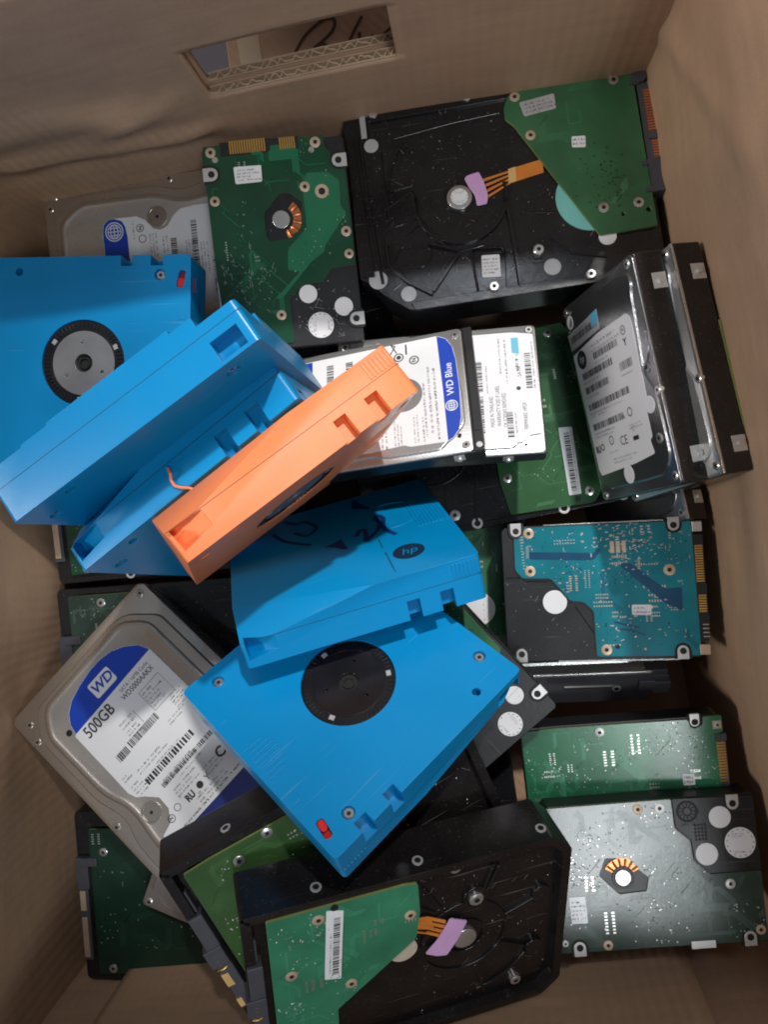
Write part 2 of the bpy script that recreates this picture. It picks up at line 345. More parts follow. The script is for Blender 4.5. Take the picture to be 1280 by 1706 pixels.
POSE = {
 'A': ([[0.9966, -0.0826, 0.0007], [0.0826, 0.9966, -0.0007], [-0.0006, 0.0008, 1.0]], [-162.3, 108.9, 49.0]),
 'B': ([[-0.094, -0.9849, 0.1455], [0.9951, -0.0977, -0.0182], [0.0321, 0.143, 0.9892]], [-96.4, 110.8, 75.2]),
 'C': ([[0.9921, -0.1209, 0.0339], [0.1144, 0.9816, 0.1528], [-0.0518, -0.1478, 0.9877]], [10.3, 135.1, 67.0]),
 'D': ([[0.9867, -0.0982, -0.1298], [0.1464, 0.8839, 0.4442], [0.0711, -0.4572, 0.8865]], [-50.7, 32.1, 83.7]),
 'E': ([[0.9981, -0.0576, -0.0223], [0.0617, 0.9243, 0.3766], [-0.0011, -0.3772, 0.9261]], [-20.6, 36.4, 74.9]),
 'F': ([[0.9792, -0.2028, 0.0007], [0.2017, 0.9741, 0.1019], [-0.0213, -0.0997, 0.9948]], [1.7, 19.2, 29.2]),
 'G1': ([[0.202, 0.3097, -0.9291], [-0.976, 0.1424, -0.1647], [0.0813, 0.9401, 0.331]], [61.4, 36.2, 87.1]),
 'G2': ([[0.1897, 0.3376, -0.922], [-0.9705, 0.207, -0.1239], [0.149, 0.9183, 0.3669]], [75.9, 38.0, 89.9]),
 'H': ([[0.1697, 0.5733, -0.8016], [-0.959, 0.2833, -0.0005], [0.2268, 0.7688, 0.5979]], [74.4, 11.8, 18.0]),
 'I': ([[0.9975, -0.0525, -0.0474], [0.0569, 0.9937, 0.0966], [0.042, -0.0991, 0.9942]], [62.3, -63.4, 52.9]),
 'J': ([[0.9977, -0.0625, -0.0255], [0.0575, 0.588, 0.8068], [-0.0354, -0.8064, 0.5903]], [24.1, -80.6, 0.0]),
 'K': ([[0.9941, -0.1086, 0.0003], [0.1086, 0.9941, -0.0002], [-0.0003, 0.0002, 1.0]], [73.2, -162.7, 62.0]),
 'L': ([[0.9926, -0.096, 0.0745], [0.0884, 0.9911, 0.0997], [-0.0835, -0.0924, 0.9922]], [84.3, -195.9, 80.1]),
 'M': ([[0.9182, 0.0267, 0.3953], [0.1103, 0.941, -0.3198], [-0.3806, 0.3373, 0.8611]], [-27.2, -216.6, 127.6]),
 'N': ([[0.8591, -0.3493, 0.3742], [0.4279, 0.8912, -0.1505], [-0.2809, 0.2894, 0.9151]], [-54.3, -185.0, 117.9]),
 'O': ([[0.7637, 0.6451, 0.0223], [-0.6294, 0.7365, 0.248], [0.1435, -0.2034, 0.9685]], [-161.1, -142.8, 78.5]),
 'P1': ([[0.9981, -0.0607, 0.0065], [0.0607, 0.9981, 0.0064], [-0.0069, -0.006, 1.0]], [-161.3, -246.2, 40.0]),
 'P2': ([[0.3355, -0.942, 0.0001], [0.942, 0.3355, -0.0], [-0.0, 0.0001, 1.0]], [-142.2, -211.5, 50.0]),
 'Q1': ([[0.9954, -0.096, 0.0], [0.096, 0.9954, 0.0], [-0.0, -0.0, 1.0]], [-169.2, -6.8, 48.0]),
 'Q2': ([[0.9966, -0.0827, 0.0002], [0.0827, 0.9966, 0.0022], [-0.0004, -0.0022, 1.0]], [-163.5, -112.5, 46.0]),
 'R': ([[0.6824, 0.731, 0.0004], [-0.731, 0.6824, 0.0011], [0.0005, -0.001, 1.0]], [-22.7, -100.2, 88.0]),
 'S': ([[0.9993, -0.0386, -0.0], [0.0386, 0.9993, 0.0], [0.0, -0.0, 1.0]], [-45.8, -76.8, 18.0]),
 'U': ([[0.9895, -0.1442, -0.0], [0.1442, 0.9895, -0.0], [0.0, 0.0, 1.0]], [-53.2, -186.8, 48.0]),
 'V': ([[0.9801, -0.1985, -0.0], [0.1985, 0.9801, -0.0], [0.0, -0.0, 1.0]], [-118.4, 51.4, -2.0]),
 'T1': ([[0.9994, 0.0108, 0.0324], [-0.0127, 0.9982, 0.0591], [-0.0317, -0.0595, 0.9977]], [-188.9, 51.8, 102.9]),
 'T2a': ([[0.8176, -0.0165, 0.5756], [0.5747, 0.0862, -0.8138], [-0.0362, 0.9961, 0.08]], [-113.0, 8.2, 159.4]),
 'T2b': ([[0.7943, -0.1007, 0.5991], [0.6074, 0.1523, -0.7796], [-0.0127, 0.9832, 0.1822]], [-101.3, -13.8, 132.3]),
 'T5': ([[0.7186, 0.319, 0.6179], [0.5799, 0.2155, -0.7857], [-0.3838, 0.9229, -0.0302]], [-76.6, -11.8, 138.8]),
 'T3': ([[0.936, 0.311, 0.1645], [0.2597, -0.295, -0.9195], [-0.2375, 0.9034, -0.3569]], [-62.0, -53.9, 90.6]),
 'T4': ([[-0.6578, 0.7523, -0.037], [-0.5491, -0.4453, 0.7072], [0.5156, 0.4855, 0.706]], [-55.9, -90.2, 135.0]),
}
# ------------------------------------------------------------------ the carton
def lerp2(a, b, t): return (a[0] + (b[0] - a[0]) * t, a[1] + (b[1] - a[1]) * t)
TRc, TLc, BLc, BRc = (78.0, 193.0), (-262.5, 146.5), (-242.5, -307.0), (147.5, -251.0)
RIM = 205.0; FLOORZ = -60.0
carton = bpy.data.objects.new('cardboard_box', None); COL.objects.link(carton); carton.location = (-0.06, -0.06, FLOORZ * MM)
carton['label'] = 'brown corrugated cardboard box that holds all the drives and cartridges'; carton['category'] = 'box'
def cpart(name, bm, mats, **k):
    o = part(name, bm, mats, None, **k); o.parent = carton; o.matrix_parent_inverse = Matrix.Translation(carton.location).inverted(); return o
def g(v, c, w): return math.exp(-((v - c) / w) ** 2)
def sm(v, a, b): t = max(0, min(1, (v - a) / (b - a))); return t * t * (3 - 2 * t)
def wall(name, p0, p1, disp, thick, hole=None, ext=7.0):
    """vertical sheet from p0 to p1, outward is to the right of p0->p1; disp(s, z) pushes inward"""
    h = Vector((p1[0] - p0[0], p1[1] - p0[1])); L = h.length; h.normalize(); nin = Vector((-h.y, h.x))
    S = [-ext + i * (L + 2 * ext) / round(L / 4) for i in range(round(L / 4) + 1)]; Zs = [FLOORZ + i * (RIM - FLOORZ) / 66 for i in range(67)]
    if hole:
        S = sorted([s for s in S if min(abs(s - hole[0]), abs(s - hole[1])) > 1.5] + [hole[0], hole[1]]); Zs = sorted([z for z in Zs if min(abs(z - hole[2]), abs(z - hole[3])) > 1.5] + [hole[2], hole[3]])
    bm = BM(); V = {}
    for i, s in enumerate(S):
        for j, z in enumerate(Zs):
            d = disp(s, z); V[i, j] = bm.verts.new((p0[0] + h.x * s + nin.x * d, p0[1] + h.y * s + nin.y * d, z))
    for i in range(len(S) - 1):
        for j in range(len(Zs) - 1):
            if hole and hole[0] - .1 < (S[i] + S[i + 1]) / 2 < hole[1] + .1 and hole[2] - .1 < (Zs[j] + Zs[j + 1]) / 2 < hole[3] + .1: continue
            bm.faces.new((V[i, j], V[i + 1, j], V[i + 1, j + 1], V[i, j + 1]))
    bmesh.ops.recalc_face_normals(bm, faces=bm.faces)
    f = bm.faces[0] if hasattr(bm.faces, 'ensure_lookup_table') and not bm.faces.ensure_lookup_table() else None
    if f.normal.x * nin.x + f.normal.y * nin.y < 0: bmesh.ops.reverse_faces(bm, faces=bm.faces)
    for v in bm.verts: v.co *= MM
    me = bpy.data.meshes.new(name); bm.to_mesh(me); bm.free(); me.materials.append(MATS['cardboard']); me.polygons.foreach_set('use_smooth', [True] * len(me.polygons)); me.set_sharp_from_angle(angle=math.radians(50))
    o = bpy.data.objects.new(name, me); COL.objects.link(o); o.parent = carton; o.matrix_parent_inverse = Matrix.Translation(carton.location).inverted()
    md = o.modifiers.new('thick', 'SOLIDIFY'); md.thickness = thick * MM; md.offset = -1
    return o, h, nin, L
def wob(s, z, a): return 1.2 * math.sin(s / 47 + a) + .8 * math.sin(z / 31 + s / 83 + a * 2)
def crease(s, z, a, c, w, amp): 
    v = (z - a * s - c) / w; return amp * max(0, 1 - abs(v)) 
def d_back(s, z):
    m = sm(s, 8, 40) * (1 - sm(s, 118, 150))
    zc = 92 + 5 * math.sin((s - 30) / 22.0)
    return wob(s, z, .3) + m * (3.5 * g(z, zc, 8) - 2.5 * g(z, zc - 15, 8) + 4.0 * g(z, zc + 24, 13) + crease(s, z, -.06, 97, 7, 2.6) + crease(s, z, .35, 75, 6, 1.8) * sm(s, 60, 80)) + 2.2 * m * g(s - 95 - (z - 105) * .8, 0, 12) * g(z, 112, 18) - 3 * sm(z, 180, 205) * (1 - sm(s, 0, 120))
def d_right(s, z):   # runs from the near corner to the far corner
    far = 445 - s
    return wob(s, z, 1.7) - 10 * sm(z, 160, 200) - 5 * sm(z, 90, 150) * g(far, 175, 110) + 1.5 * g(far - (z - 100) * .3, 60, 9) + crease(far, z, .9, 95, 12, 2.0) * (1 - sm(far, 60, 110)) + 1.6 * g(far - z * .25, 70, 7) * sm(z, 120, 170) - 8 * g(far, 205, 62) * (1 - sm(z, 80, 125)) - 7 * g(far, 410, 70) * (1 - sm(z, 90, 140))
def d_left(s, z):    # from the far corner to the near corner
    return wob(s, z, 2.6) + 9 * g(s, 205, 42) * g(z, 38, 38) + 5 * g(s, 300, 45) * g(z, 110, 40) - 3 * g(s, 262, 22) * g(z, 55, 40)
def d_front(s, z):
    return wob(s, z, 3.4)
wb, hb, nb, Lb = wall('back_wall', TRc, TLc, lambda s, z: d_back(Lb0 - s, z), 4.0, None) if False else (None,) * 4
Lb0 = math.hypot(TRc[0] - TLc[0], TRc[1] - TLc[1])
HOLE = (Lb0 - 229.0, Lb0 - 144.5, 113.0, 150.5)
wb, hb, nb, Lb = wall('back_wall', TRc, TLc, lambda s, z: d_back(Lb0 - s, z), 4.0, HOLE)
wall('left_wall', TLc, BLc, d_left, 6.0)
wall('front_wall', BLc, BRc, d_front, 6.0)
wall('right_wall', BRc, TRc, d_right, 6.0)
# second layer of the back wall, with the same hand hole, and the cut flutes on its sill
off = -nb * 6.0
wall('back_wall_outer_layer', (TRc[0] + off.x, TRc[1] + off.y), (TLc[0] + off.x, TLc[1] + off.y), lambda s, z: d_back(Lb0 - s, z), 4.0, HOLE)
def flutes(y0, name):
    bm = BM(); s0, s1 = HOLE[0] + .4, HOLE[1] - .4; n = 300; A = []; B = []
    for i in range(n + 1):
        s = s0 + (s1 - s0) * i / n; d = -y0 - 2.0 + (1.05 + .35 * math.sin(s * .43 + y0) * math.sin(s * .171)) * math.sin(2 * math.pi * s / 5.0 + 1.3 * math.sin(s * .37) + .9 * math.sin(s * .91 + y0) + y0) + d_back(Lb0 - s, HOLE[2])
        p = (TRc[0] + hb.x * s + nb.x * d, TRc[1] + hb.y * s + nb.y * d); A.append((p[0] + nb.x * .34, p[1] + nb.y * .34)); B.append((p[0] - nb.x * .34, p[1] - nb.y * .34))
    for i in range(n):
        q = [bm.verts.new((*v, z)) for z in (HOLE[2] - .2, HOLE[2] + .9) for v in (A[i], A[i + 1], B[i + 1], B[i])]
        for f in ((4, 5, 6, 7), (0, 1, 5, 4), (3, 7, 6, 2)): bm.faces.new([q[k] for k in f]).material_index = 0
    for i in range(0, n):   # hollow between the liners
        for (a, b) in ((.35, 1.75),):
            pass
    # liners, and a darker strip painting the shade in the hollow
    for w0, w1, z, mi in ((y0 + .0, y0 + .45, HOLE[2] + .9, 0), (y0 + 3.55, y0 + 4.0, HOLE[2] + .9, 0), (y0 + .5, y0 + 3.5, HOLE[2] + .12, 1)):
        for i in range(60):
            sa, sb = s0 + (s1 - s0) * i / 60, s0 + (s1 - s0) * (i + 1) / 60
            pts = []
            for s, w_ in ((sa, w0), (sb, w0), (sb, w1), (sa, w1)):
                d = -w_ + d_back(Lb0 - s, HOLE[2]); pts.append((TRc[0] + hb.x * s + nb.x * d, TRc[1] + hb.y * s + nb.y * d))
            prism(bm, pts, HOLE[2] - .3, z, mi)
    return cpart(name, bm, ['cardboard_edge', 'flute_shade'])
flutes(0.0, 'corrugation'); flutes(6.0, 'corrugation')
bm = BM(); prism(bm, [(TRc[0] + 8, TRc[1] + 8), (TLc[0] - 8, TLc[1] + 8), (BLc[0] - 8, BLc[1] - 8), (BRc[0] + 12, BRc[1] - 8)], FLOORZ - 6, FLOORZ)
cpart('base_panel', bm, 'cardboard')
def flap(name, p0, p1, length, drop, cutin=10):
    h = Vector((p1[0] - p0[0], p1[1] - p0[1])); h.normalize(); no = Vector((h.y, -h.x)); bm = BM(); N = 14
    def P(s, l):
        a = drop * min(1, .25 + l / length); return (p0[0] + h.x * s + no.x * (6 + l), p0[1] + h.y * s + no.y * (6 + l), RIM - 1 - l * a - 2 * (1 - math.exp(-l / 6)))
    L = (Vector(p1) - Vector(p0)).length
    V = [[bm.verts.new(P(cutin * (l / length) + (L - 2 * cutin * l / length) * i / 24, l)) for i in range(25)] for l in [length * k / N for k in range(N + 1)]]
    for a, b in zip(V, V[1:]):
        for i in range(24): bm.faces.new((a[i], a[i + 1], b[i + 1], b[i]))
    o = cpart(name, bm, 'cardboard'); md = o.modifiers.new('thick', 'SOLIDIFY'); md.thickness = 4.5 * MM; md.offset = 0
flap('flap', TRc, TLc, 190, .12); flap('flap', TLc, BLc, 170, .75); flap('flap', BLc, BRc, 150, .5); flap('flap', BRc, TRc, 170, .6)  # back flap held nearly level to shade the carton outside
# folded inner panel standing against the near wall
hF = Vector((BRc[0] - BLc[0], BRc[1] - BLc[1])).normalized(); nF = Vector((-hF.y, hF.x)); bm = BM(); V = []
for s in [40 + i * (352 - 40) / 60 for i in range(61)]:
    row = []
    for k in range(24):
        z = -8 + k * (200 + 8) / 23; d = 7.5 + wob(s, z, 3.4) + 1.2 * math.sin(s / 60)
        row.append(bm.verts.new((BLc[0] + hF.x * s + nF.x * d, BLc[1] + hF.y * s + nF.y * d, z)))
    V.append(row)
for a, b in zip(V, V[1:]):
    for i in range(23): bm.faces.new((a[i], b[i], b[i + 1], a[i + 1]))
o = cpart('inner_panel', bm, 'cardboard'); md = o.modifiers.new('thick', 'SOLIDIFY'); md.thickness = 4 * MM; md.offset = 0

# outside the hand hole: the ground and a low carton with hand writing
bm = BM(); bm.faces.new([bm.verts.new(q) for q in ((-3000, -3000, FLOORZ - 7), (3000, -3000, FLOORZ - 7), (3000, 3000, FLOORZ - 7), (-3000, 3000, FLOORZ - 7))])
fl = part('floor', bm, 'floor_grey', None); fl['kind'] = 'structure'
lowbox = bpy.data.objects.new('low_carton', None); COL.objects.link(lowbox); lowbox.location = (0.02, 0.32, (FLOORZ - 7) * MM)
lowbox['label'] = 'brown carton with dark handwriting seen through the hand hole'; lowbox['category'] = 'carton'
def lpart(name, bm, mats, **k):
    o = part(name, bm, mats, None, **k); o.parent = lowbox; o.matrix_parent_inverse = Matrix.Translation(lowbox.location).inverted(); return o
bm = BM(); prism(bm, [(-133, 206), (260, 258), (232, 470), (-160, 418)], FLOORZ - 6.9, 40); lpart('carton_body', bm, 'cardboard', bevel=1)
bm = BM(); strip(bm, [(-121, 214), (-142, 340)], 12, 40.02, 40.25); lpart('packing_tape', bm, 'pale_tape')
bm = BM()
scribble(bm, [(-99, 219), (-95, 226), (-92, 230), (-86, 235), (-81, 237.5), (-76.5, 237), (-77, 232), (-82, 227), (-87, 223.5), (-83, 225), (-81, 223.5), (-82, 219)], 1.7, 40.3)
scribble(bm, [(-62, 237), (-66, 230), (-70.5, 221)], 1.7, 40.32)
scribble(bm, [(-63, 229), (-62.5, 224), (-59, 223.5), (-56, 227), (-55, 224.5), (-52, 226), (-47, 230)], 1.6, 40.34)
lpart('handwriting', bm, 'hand_ink')
# ------------------------------------------------------------------ drive kit
def screw(root, T, x, y, r=2.4, z=0.0, h=.7, m='screw_metal', z0=None):
    bm = BM(); disc(bm, x, y, r, (z - 1.5) if z0 is None else z0, z + h * .55, 0, 24); loft(bm, [(circ(x, y, r, 24), z + h * .55), (circ(x, y, r * .8, 24), z + h)], 0)
    prism(bm, circ(x, y, r * .42, 6, x), z + h - .02, z + h + .03, 1)
    return part('screw', bm, [m, 'dark_hole'], root, T, sharp=25)
def boss_hole(root, T, x, y, r=2.6, z=0.0, m='lug_metal', name='screw_hole'):
    bm = BM(); ring(bm, x, y, r * .55, r, z - 1.2, z + .35, 0, 24); disc(bm, x, y, r * .56, z - 1, z - .1, 1)
    return part(name, bm, [m, 'dark_hole'], root, T, bevel=.12)
def lug(root, T, x, y, ang, z=.12, w=6.4, l=7.5):
    """U shaped bare metal pad with a screw hole; ang = direction from the hole to the drive's edge"""
    bm = BM()
    def shape(ww, ll): return [xf(x, y, ang, ll, -ww / 2), xf(x, y, ang, ll, ww / 2)] + [xf(x, y, ang, ww / 2 * math.cos(math.radians(a)), ww / 2 * math.sin(math.radians(a))) for a in range(90, 271, 20)]
    prism(bm, shape(w + 2.6, l * .52), z - 1.6, z - .06, 1); prism(bm, shape(w, l * .55), z - 1.6, z + .10, 0); disc(bm, x, y, 1.7, z - .4, z + .13, 1, 20)
    return part('mounting_lug', bm, ['lug_metal', 'dark_hole'], root, T, bevel=.12)
def sticker(root, T, x, y, r, z=0.0, m='white_label', printed=0, seed=1, name='round_sticker'):
    bm = BM(); loft(bm, [(circ(x, y, r, 40), z - .05), (circ(x, y, r, 40), z + .10), (circ(x + .1, y, r * .93, 40), z + .15), (circ(x, y, r * .72, 40), z + .10)], 0); o = part(name, bm, m, root, T, bevel=.06)
    if printed:
        rng = random.Random(seed); bm = BM(); fine_print(bm, x - r * .5, y + r * .35, r, r * .3, 0, z + .17, 2, rng); fine_print(bm, x - r * .42, y - r * .7, r * .9, r * .22, 0, z + .17, 1, rng)
        for a in range(0, 360, 24):
            if rng.random() < .8: rq(bm, x + r * .86 * math.cos(math.radians(a)), y + r * .86 * math.sin(math.radians(a)), a + 90, -r * .06, r * .06, -.22, .22, z + .17, 1)
        part('printing', bm, ['ink', 'grey_ink'], o, T)
    return o
def plate(root, T, name, poly, z, m, h=.14, bev=.05, soft=0):
    bm = BM(); prism(bm, soften(poly, soft) if soft else poly, z - .05, z + h); return part(name, bm, m, root, T, bevel=bev)
def small_label(root, T, poly, z, seed, rows=3, m='white_label', ang=0, code=None):
    """white label with a few rows of tiny print; poly is a quad, first side = text direction"""
    o = plate(root, T, 'label', poly, z, m, soft=.8); rng = random.Random(seed); bm = BM()
    a, b, c, d = [Vector(p) for p in poly]; u = (b - a); v = (d - a); an = math.degrees(math.atan2(u.y, u.x)); L = u.length; H = v.length
    cross = u.x * v.y - u.y * v.x
    org = a + u * .08 + v * .12 if cross > 0 else d + u * .08 - v * .12
    if code: barcode(bm, org.x, org.y, L * .84, H * .45, an, z + .17, rng, 0, .22); o2 = xf(org.x, org.y, an, 0, H * .48); fine_print(bm, o2[0], o2[1], L * .8, H * .26, an, z + .17, 1, rng)
    else: fine_print(bm, org.x, org.y, L * .84, H * .76, an, z + .17, rows, rng, 0, 1)
    part('printing', bm, ['ink'], o, T)
    return o
def board(root, T, poly, m, seed, holes=(), traces=26, clusters=8, pads=10, z=0.0, th=1.5, zones=(), gold=True, silver=1.0, name='circuit_board', soft=1.0):
    rng = random.Random(seed); poly = ccw(poly); bm = BM(); prism(bm, soften(poly, soft), z - th, z)
    cs = []
    for hp in holes:
        c = BM(); prism(c, hp, z - th - 1, z + 1); cs.append(c)
    if cs: bm = boolean(bm, cs)
    bmesh.ops.recalc_face_normals(bm, faces=bm.faces)
    for f in bm.faces: f.material_index = 4 if abs(f.normal.z) < .5 else 0
    inh = lambda p, mrg=0: inside(p, poly) and not any(inside(p, h) for h in holes)
    ok = lambda x, y, q: all(inh((x + dx * q, y + dy * q)) for dx, dy in ((1, 0), (-1, 0), (0, 1), (0, -1)))
    xs = [p[0] for p in poly]; ys = [p[1] for p in poly]; x0, x1, y0, y1 = min(xs), max(xs), min(ys), max(ys); zz = z + .02
    for k, zp in enumerate(zones): prism(bm, soften(zp, 1.2), z - .2, z + .045 + .004 * k, 1)
    for k in range(traces):
        p = (rng.uniform(x0, x1), rng.uniform(y0, y1))
        if not ok(*p, 1.5): continue
        a = rng.choice((0, 90, 180, 270, 45, 135)); pl = [p]; nb_ = rng.choice((1, 1, 2, 3, 4, 6)); w = rng.choice((.28, .35, .5))
        for s in range(rng.randint(2, 5)):
            l = rng.uniform(2, 13); q = (pl[-1][0] + l * math.cos(math.radians(a)), pl[-1][1] + l * math.sin(math.radians(a)))
            if not ok(*q, 2.0): break
            pl.append(q); a += rng.choice((45, -45, 90, -90, 45, -45))
        if len(pl) < 2: continue
        zz += .0012
        for b_ in range(nb_):
            o_ = b_ * .85; q = [(px + o_ * .7, py + o_ * .7) for px, py in pl]
            if all(ok(*v, .5) for v in q): ribbon(bm, q, w, zz, 1)
    for k in range(clusters):
        cx, cy = rng.uniform(x0, x1), rng.uniform(y0, y1); sp = rng.uniform(2.5, 7)
        for j in range(rng.randint(8, 26)):
            p = (cx + rng.gauss(0, sp), cy + rng.gauss(0, sp * .7)); r = rng.uniform(.18, .52)
            if ok(*p, .9):
                mi = 2 if rng.random() < .38 * silver else 1
                loft(bm, [(circ(*p, r, 7), z), (circ(*p, r * .55, 7), z + r * .5)], mi)
    for k in range(pads):
        cx, cy = rng.uniform(x0, x1), rng.uniform(y0, y1); n = rng.randint(3, 9); a = rng.choice((0, 90)); mi = 3 if (gold and rng.random() < .6) else 2; pw = rng.uniform(.35, .8); pl_ = rng.uniform(.6, 1.5); st = pw * 2
        rows = rng.choice((1, 2))
        for rr in range(rows):
            for j in range(n):
                p = xf(cx, cy, a, j * st, rr * pl_ * 2.6)
                if ok(*p, 1.6): rq(bm, *p, a, -pw / 2, pw / 2, -pl_ / 2, pl_ / 2, z + .03, mi)
    for k in range(pads):   # printed designators
        cx, cy = rng.uniform(x0, x1), rng.uniform(y0, y1)
        if ok(cx, cy, 3): fine_print(bm, cx, cy, rng.uniform(2, 5), 1.1, rng.choice((0, 90)), z + .03, 1, rng, 1, 1)
    return part(name, bm, [m, m + '_trace', 'solder', 'tan_pad', 'pcb_edge'], root, T, sharp=30)
def gold_pins(bm, x, y0, y1, n, w, l, z, mi=1):
    st = (y1 - y0) / n
    for i in range(n): bx(bm, x, x + l, y0 + st * (i + .18), y0 + st * (i + .82), z - .1, z + .12, mi)
def casing(root, T, L, W, m, top=-1.3, r=2.0, bev=.5, name='casing', ends=None):
    x0, x1 = ends or (-L / 2, L / 2); bm = BM(); prism(bm, rounded(x0, x1, -W / 2, W / 2, r), -T, top); return part(name, bm, m, root, T, bevel=bev)
def side_lugs(root, T, ys, xs, z, w=6.5, hgt=7.0):
    """bare metal pads with screw sockets on the long side of a small drive"""
    for x in xs:
        s = 1 if ys > 0 else -1; bm = BM(); bx(bm, x - w / 2, x + w / 2, ys, ys + s * .12, z - hgt / 2, z + hgt / 2, 0)
        pts = [(x, ys + s * .1, z), (x, ys + s * 1.5, z)]; tube(bm, pts, 1.25, 0, 14); o = part('mounting_lug', bm, ['lug_metal', 'dark_hole'], root, T, bevel=.1)
def lid25(root, T, m, x0=-50, x1=50, notch=True, poly=None):
    bm = BM(); base = rounded(x0 + .4, x1 - .4, -34.5, 34.5, 2.5); loft(bm, [(base, -1.9), (base, -1.0), (inset(base, .5), -.8)], 0)
    if poly is None:
        poly = [(x0 + 11, 32), (x1 - 12, 32), (x1 - 8.5, 26), (x1 - 5, 23), (x1 - 3.5, 18), (x1 - 3.5, 8), (x1 - 2.5, -2), (x1 - 2.5, -20), (x1 - 7, -25), (x1 - 12, -29), (x1 - 15, -32), (5, -32), (0, -30.5), (-12, -30.5), (-17, -32), (x0 + 12, -32), (x0 + 8, -26), (x0 + 4, -22), (x0 + 3.5, 22), (x0 + 8, 27)]
    po = soften(ccw(poly), 3); loft(bm, [(po, -.95), (inset(po, .9), 0)], 0)
    return part('lid', bm, m, root, T, bevel=.3, seg=3, sharp=50)

def add_glints(root, T, x0, x1, y0, y1, z, n, seed, avoid=()):
    """bright metal flecks put in as glints off dents, dust and scuffed black paint"""
    rng = random.Random(seed); bm = BM()
    for k in range(n):
        x, y = rng.uniform(x0, x1), rng.uniform(y0, y1)
        if any(inside((x, y), a) for a in avoid): continue
        if rng.random() < .75:
            r = rng.uniform(.12, .42); q = [(x + r * rng.uniform(.5, 1.3) * math.cos(math.radians(a)), y + r * rng.uniform(.5, 1.3) * math.sin(math.radians(a))) for a in range(0, 360, 60)]
            loft(bm, [(q, z - .02), ([(x + (a - x) * .6, y + (b - y) * .6) for a, b in q], z + r * .35)], 0)
        else:
            rq(bm, x, y, rng.choice((35, 50, 62, 140)) + rng.gauss(0, 12), 0, rng.uniform(1, 5), 0, rng.uniform(.08, .16), z + .015, 0)
    return part('glint_flecks', bm, 'solder', root, T, sharp=20)
# ------------------------------------------------------------------ tape cartridges
def tape_mesh(step):
    bm = BM(); X, Y = 52.7, 51.0
    prism(bm, rounded(-X, X, -Y, Y, 2.0), -21.5, 0)
    cs = []
    def cut(f):
        c = BM(); f(c); cs.append(c)
    if not step: cut(lambda c: bx(c, 18.3, 24.0, 46.0, 60, -9.2, 5)); cut(lambda c: bx(c, 33.0, 39.0, 46.0, 60, -9.2, 5))
    if step: cut(lambda c: bx(c, 37.6, 48.5, 45.0, 60, -9.0, -1.4))
    def wedge_pocket(c):
        V = [c.verts.new(q) for q in ((-51, 43.5, -13), (-50.6, 43.5, -3.6), (-51, 55, -13), (-50.6, 55, -3.6), (-38, 50.6, -12), (-38, 50.6, -5.5), (-38, 55, -12), (-38, 55, -5.5))]
        for f in ((0, 1, 3, 2), (4, 6, 7, 5), (0, 4, 5, 1), (2, 3, 7, 6), (1, 5, 7, 3), (0, 2, 6, 4)): c.faces.new([V[i] for i in f])
    if not step: cut(wedge_pocket)
    cut(lambda c: disc(c, 0, 0, 20.6, -4.0, 3, 0, 64))
    if not step: cut(lambda c: prism(c, [xf(48.0, 39.4, 80, u, v) for u, v in soften(rect(-4.2, 4.2, -1.7, 1.7), 1.6)], -5, 2))
    for x, y in ((37.6, 41.6), (-46, 33.7), (38.7, -43.2)): cut(lambda c, x=x, y=y: disc(c, x, y, 2.7, -2.2, 2, 0, 24))
    cut(lambda c: disc(c, -32.5, 44, 1.9, -6, 2, 0, 20))
    if not step: cut(lambda c: bx(c, 50.5, 60, 34, 42, -8, -3.5))            # little window on the end
    # seam between the two shells
    def groove(c):
        prism(c, rect(-60, 60, -60, 60), -12.75, -12.4); 
    ring_c = BM(); 
    o_, i_ = [(-60, -60), (60, -60), (60, 60), (-60, 60)], rounded(-X + .35, X - .35, -Y + .35, Y - .35, 1.8)
    A = [ring_c.verts.new((x, y, z)) for z in (-12.7, -12.4) for x, y in o_]; B = [ring_c.verts.new((x, y, z)) for z in (-12.7, -12.4) for x, y in i_]
    n = len(i_); cs.append(None)
    cs.pop(); ring_c.free()
    # slanted corner on the label side
    def swoop(c):
        V = [c.verts.new(q) for q in ((-53.5, 51.6, -9.5), (-53.5, 34.0, -22.2), (8, 51.4, -21.3), (-53.5, 62, -9.5), (-53.5, 34, -34), (8, 62, -21.3), (-53.5, 62, -34), (8, 51.4, -34))]
        for f in ((0, 2, 1),): c.faces.new([V[i] for i in f])
        c.faces.new((V[0], V[3], V[5], V[2])); c.faces.new((V[1], V[2], V[7], V[4])); c.faces.new((V[0], V[1], V[4], V[6], V[3])); c.faces.new((V[3], V[6], V[5])); c.faces.new((V[2], V[5], V[6], V[7])); c.faces.new((V[4], V[7], V[6]))
        for v in c.verts: v.co.x -= .001
    if not step: cut(swoop)
    if step: cut(lambda c: bx(c, 37.0, 60, 20, 60, -30, -16.4))
    if step: cut(lambda c: bx(c, 28.0, 37.2, 20, 60, -30, -20.0)); cut(lambda c: bx(c, -36, -24.0, 20, 60, -30, -20.6)); cut(lambda c: bx(c, -60, -35.9, 20, 60, -30, -19.8))
    bm = boolean(bm, cs)
    # grip ribs on the side and on the hub face
    for k in range(0 if step else 7): bx(bm, 40.0 + k * 1.75, 40.9 + k * 1.75, 50.8, 51.35, -20.0, -13.4)
    return bm
def ribs_side(bm): pass
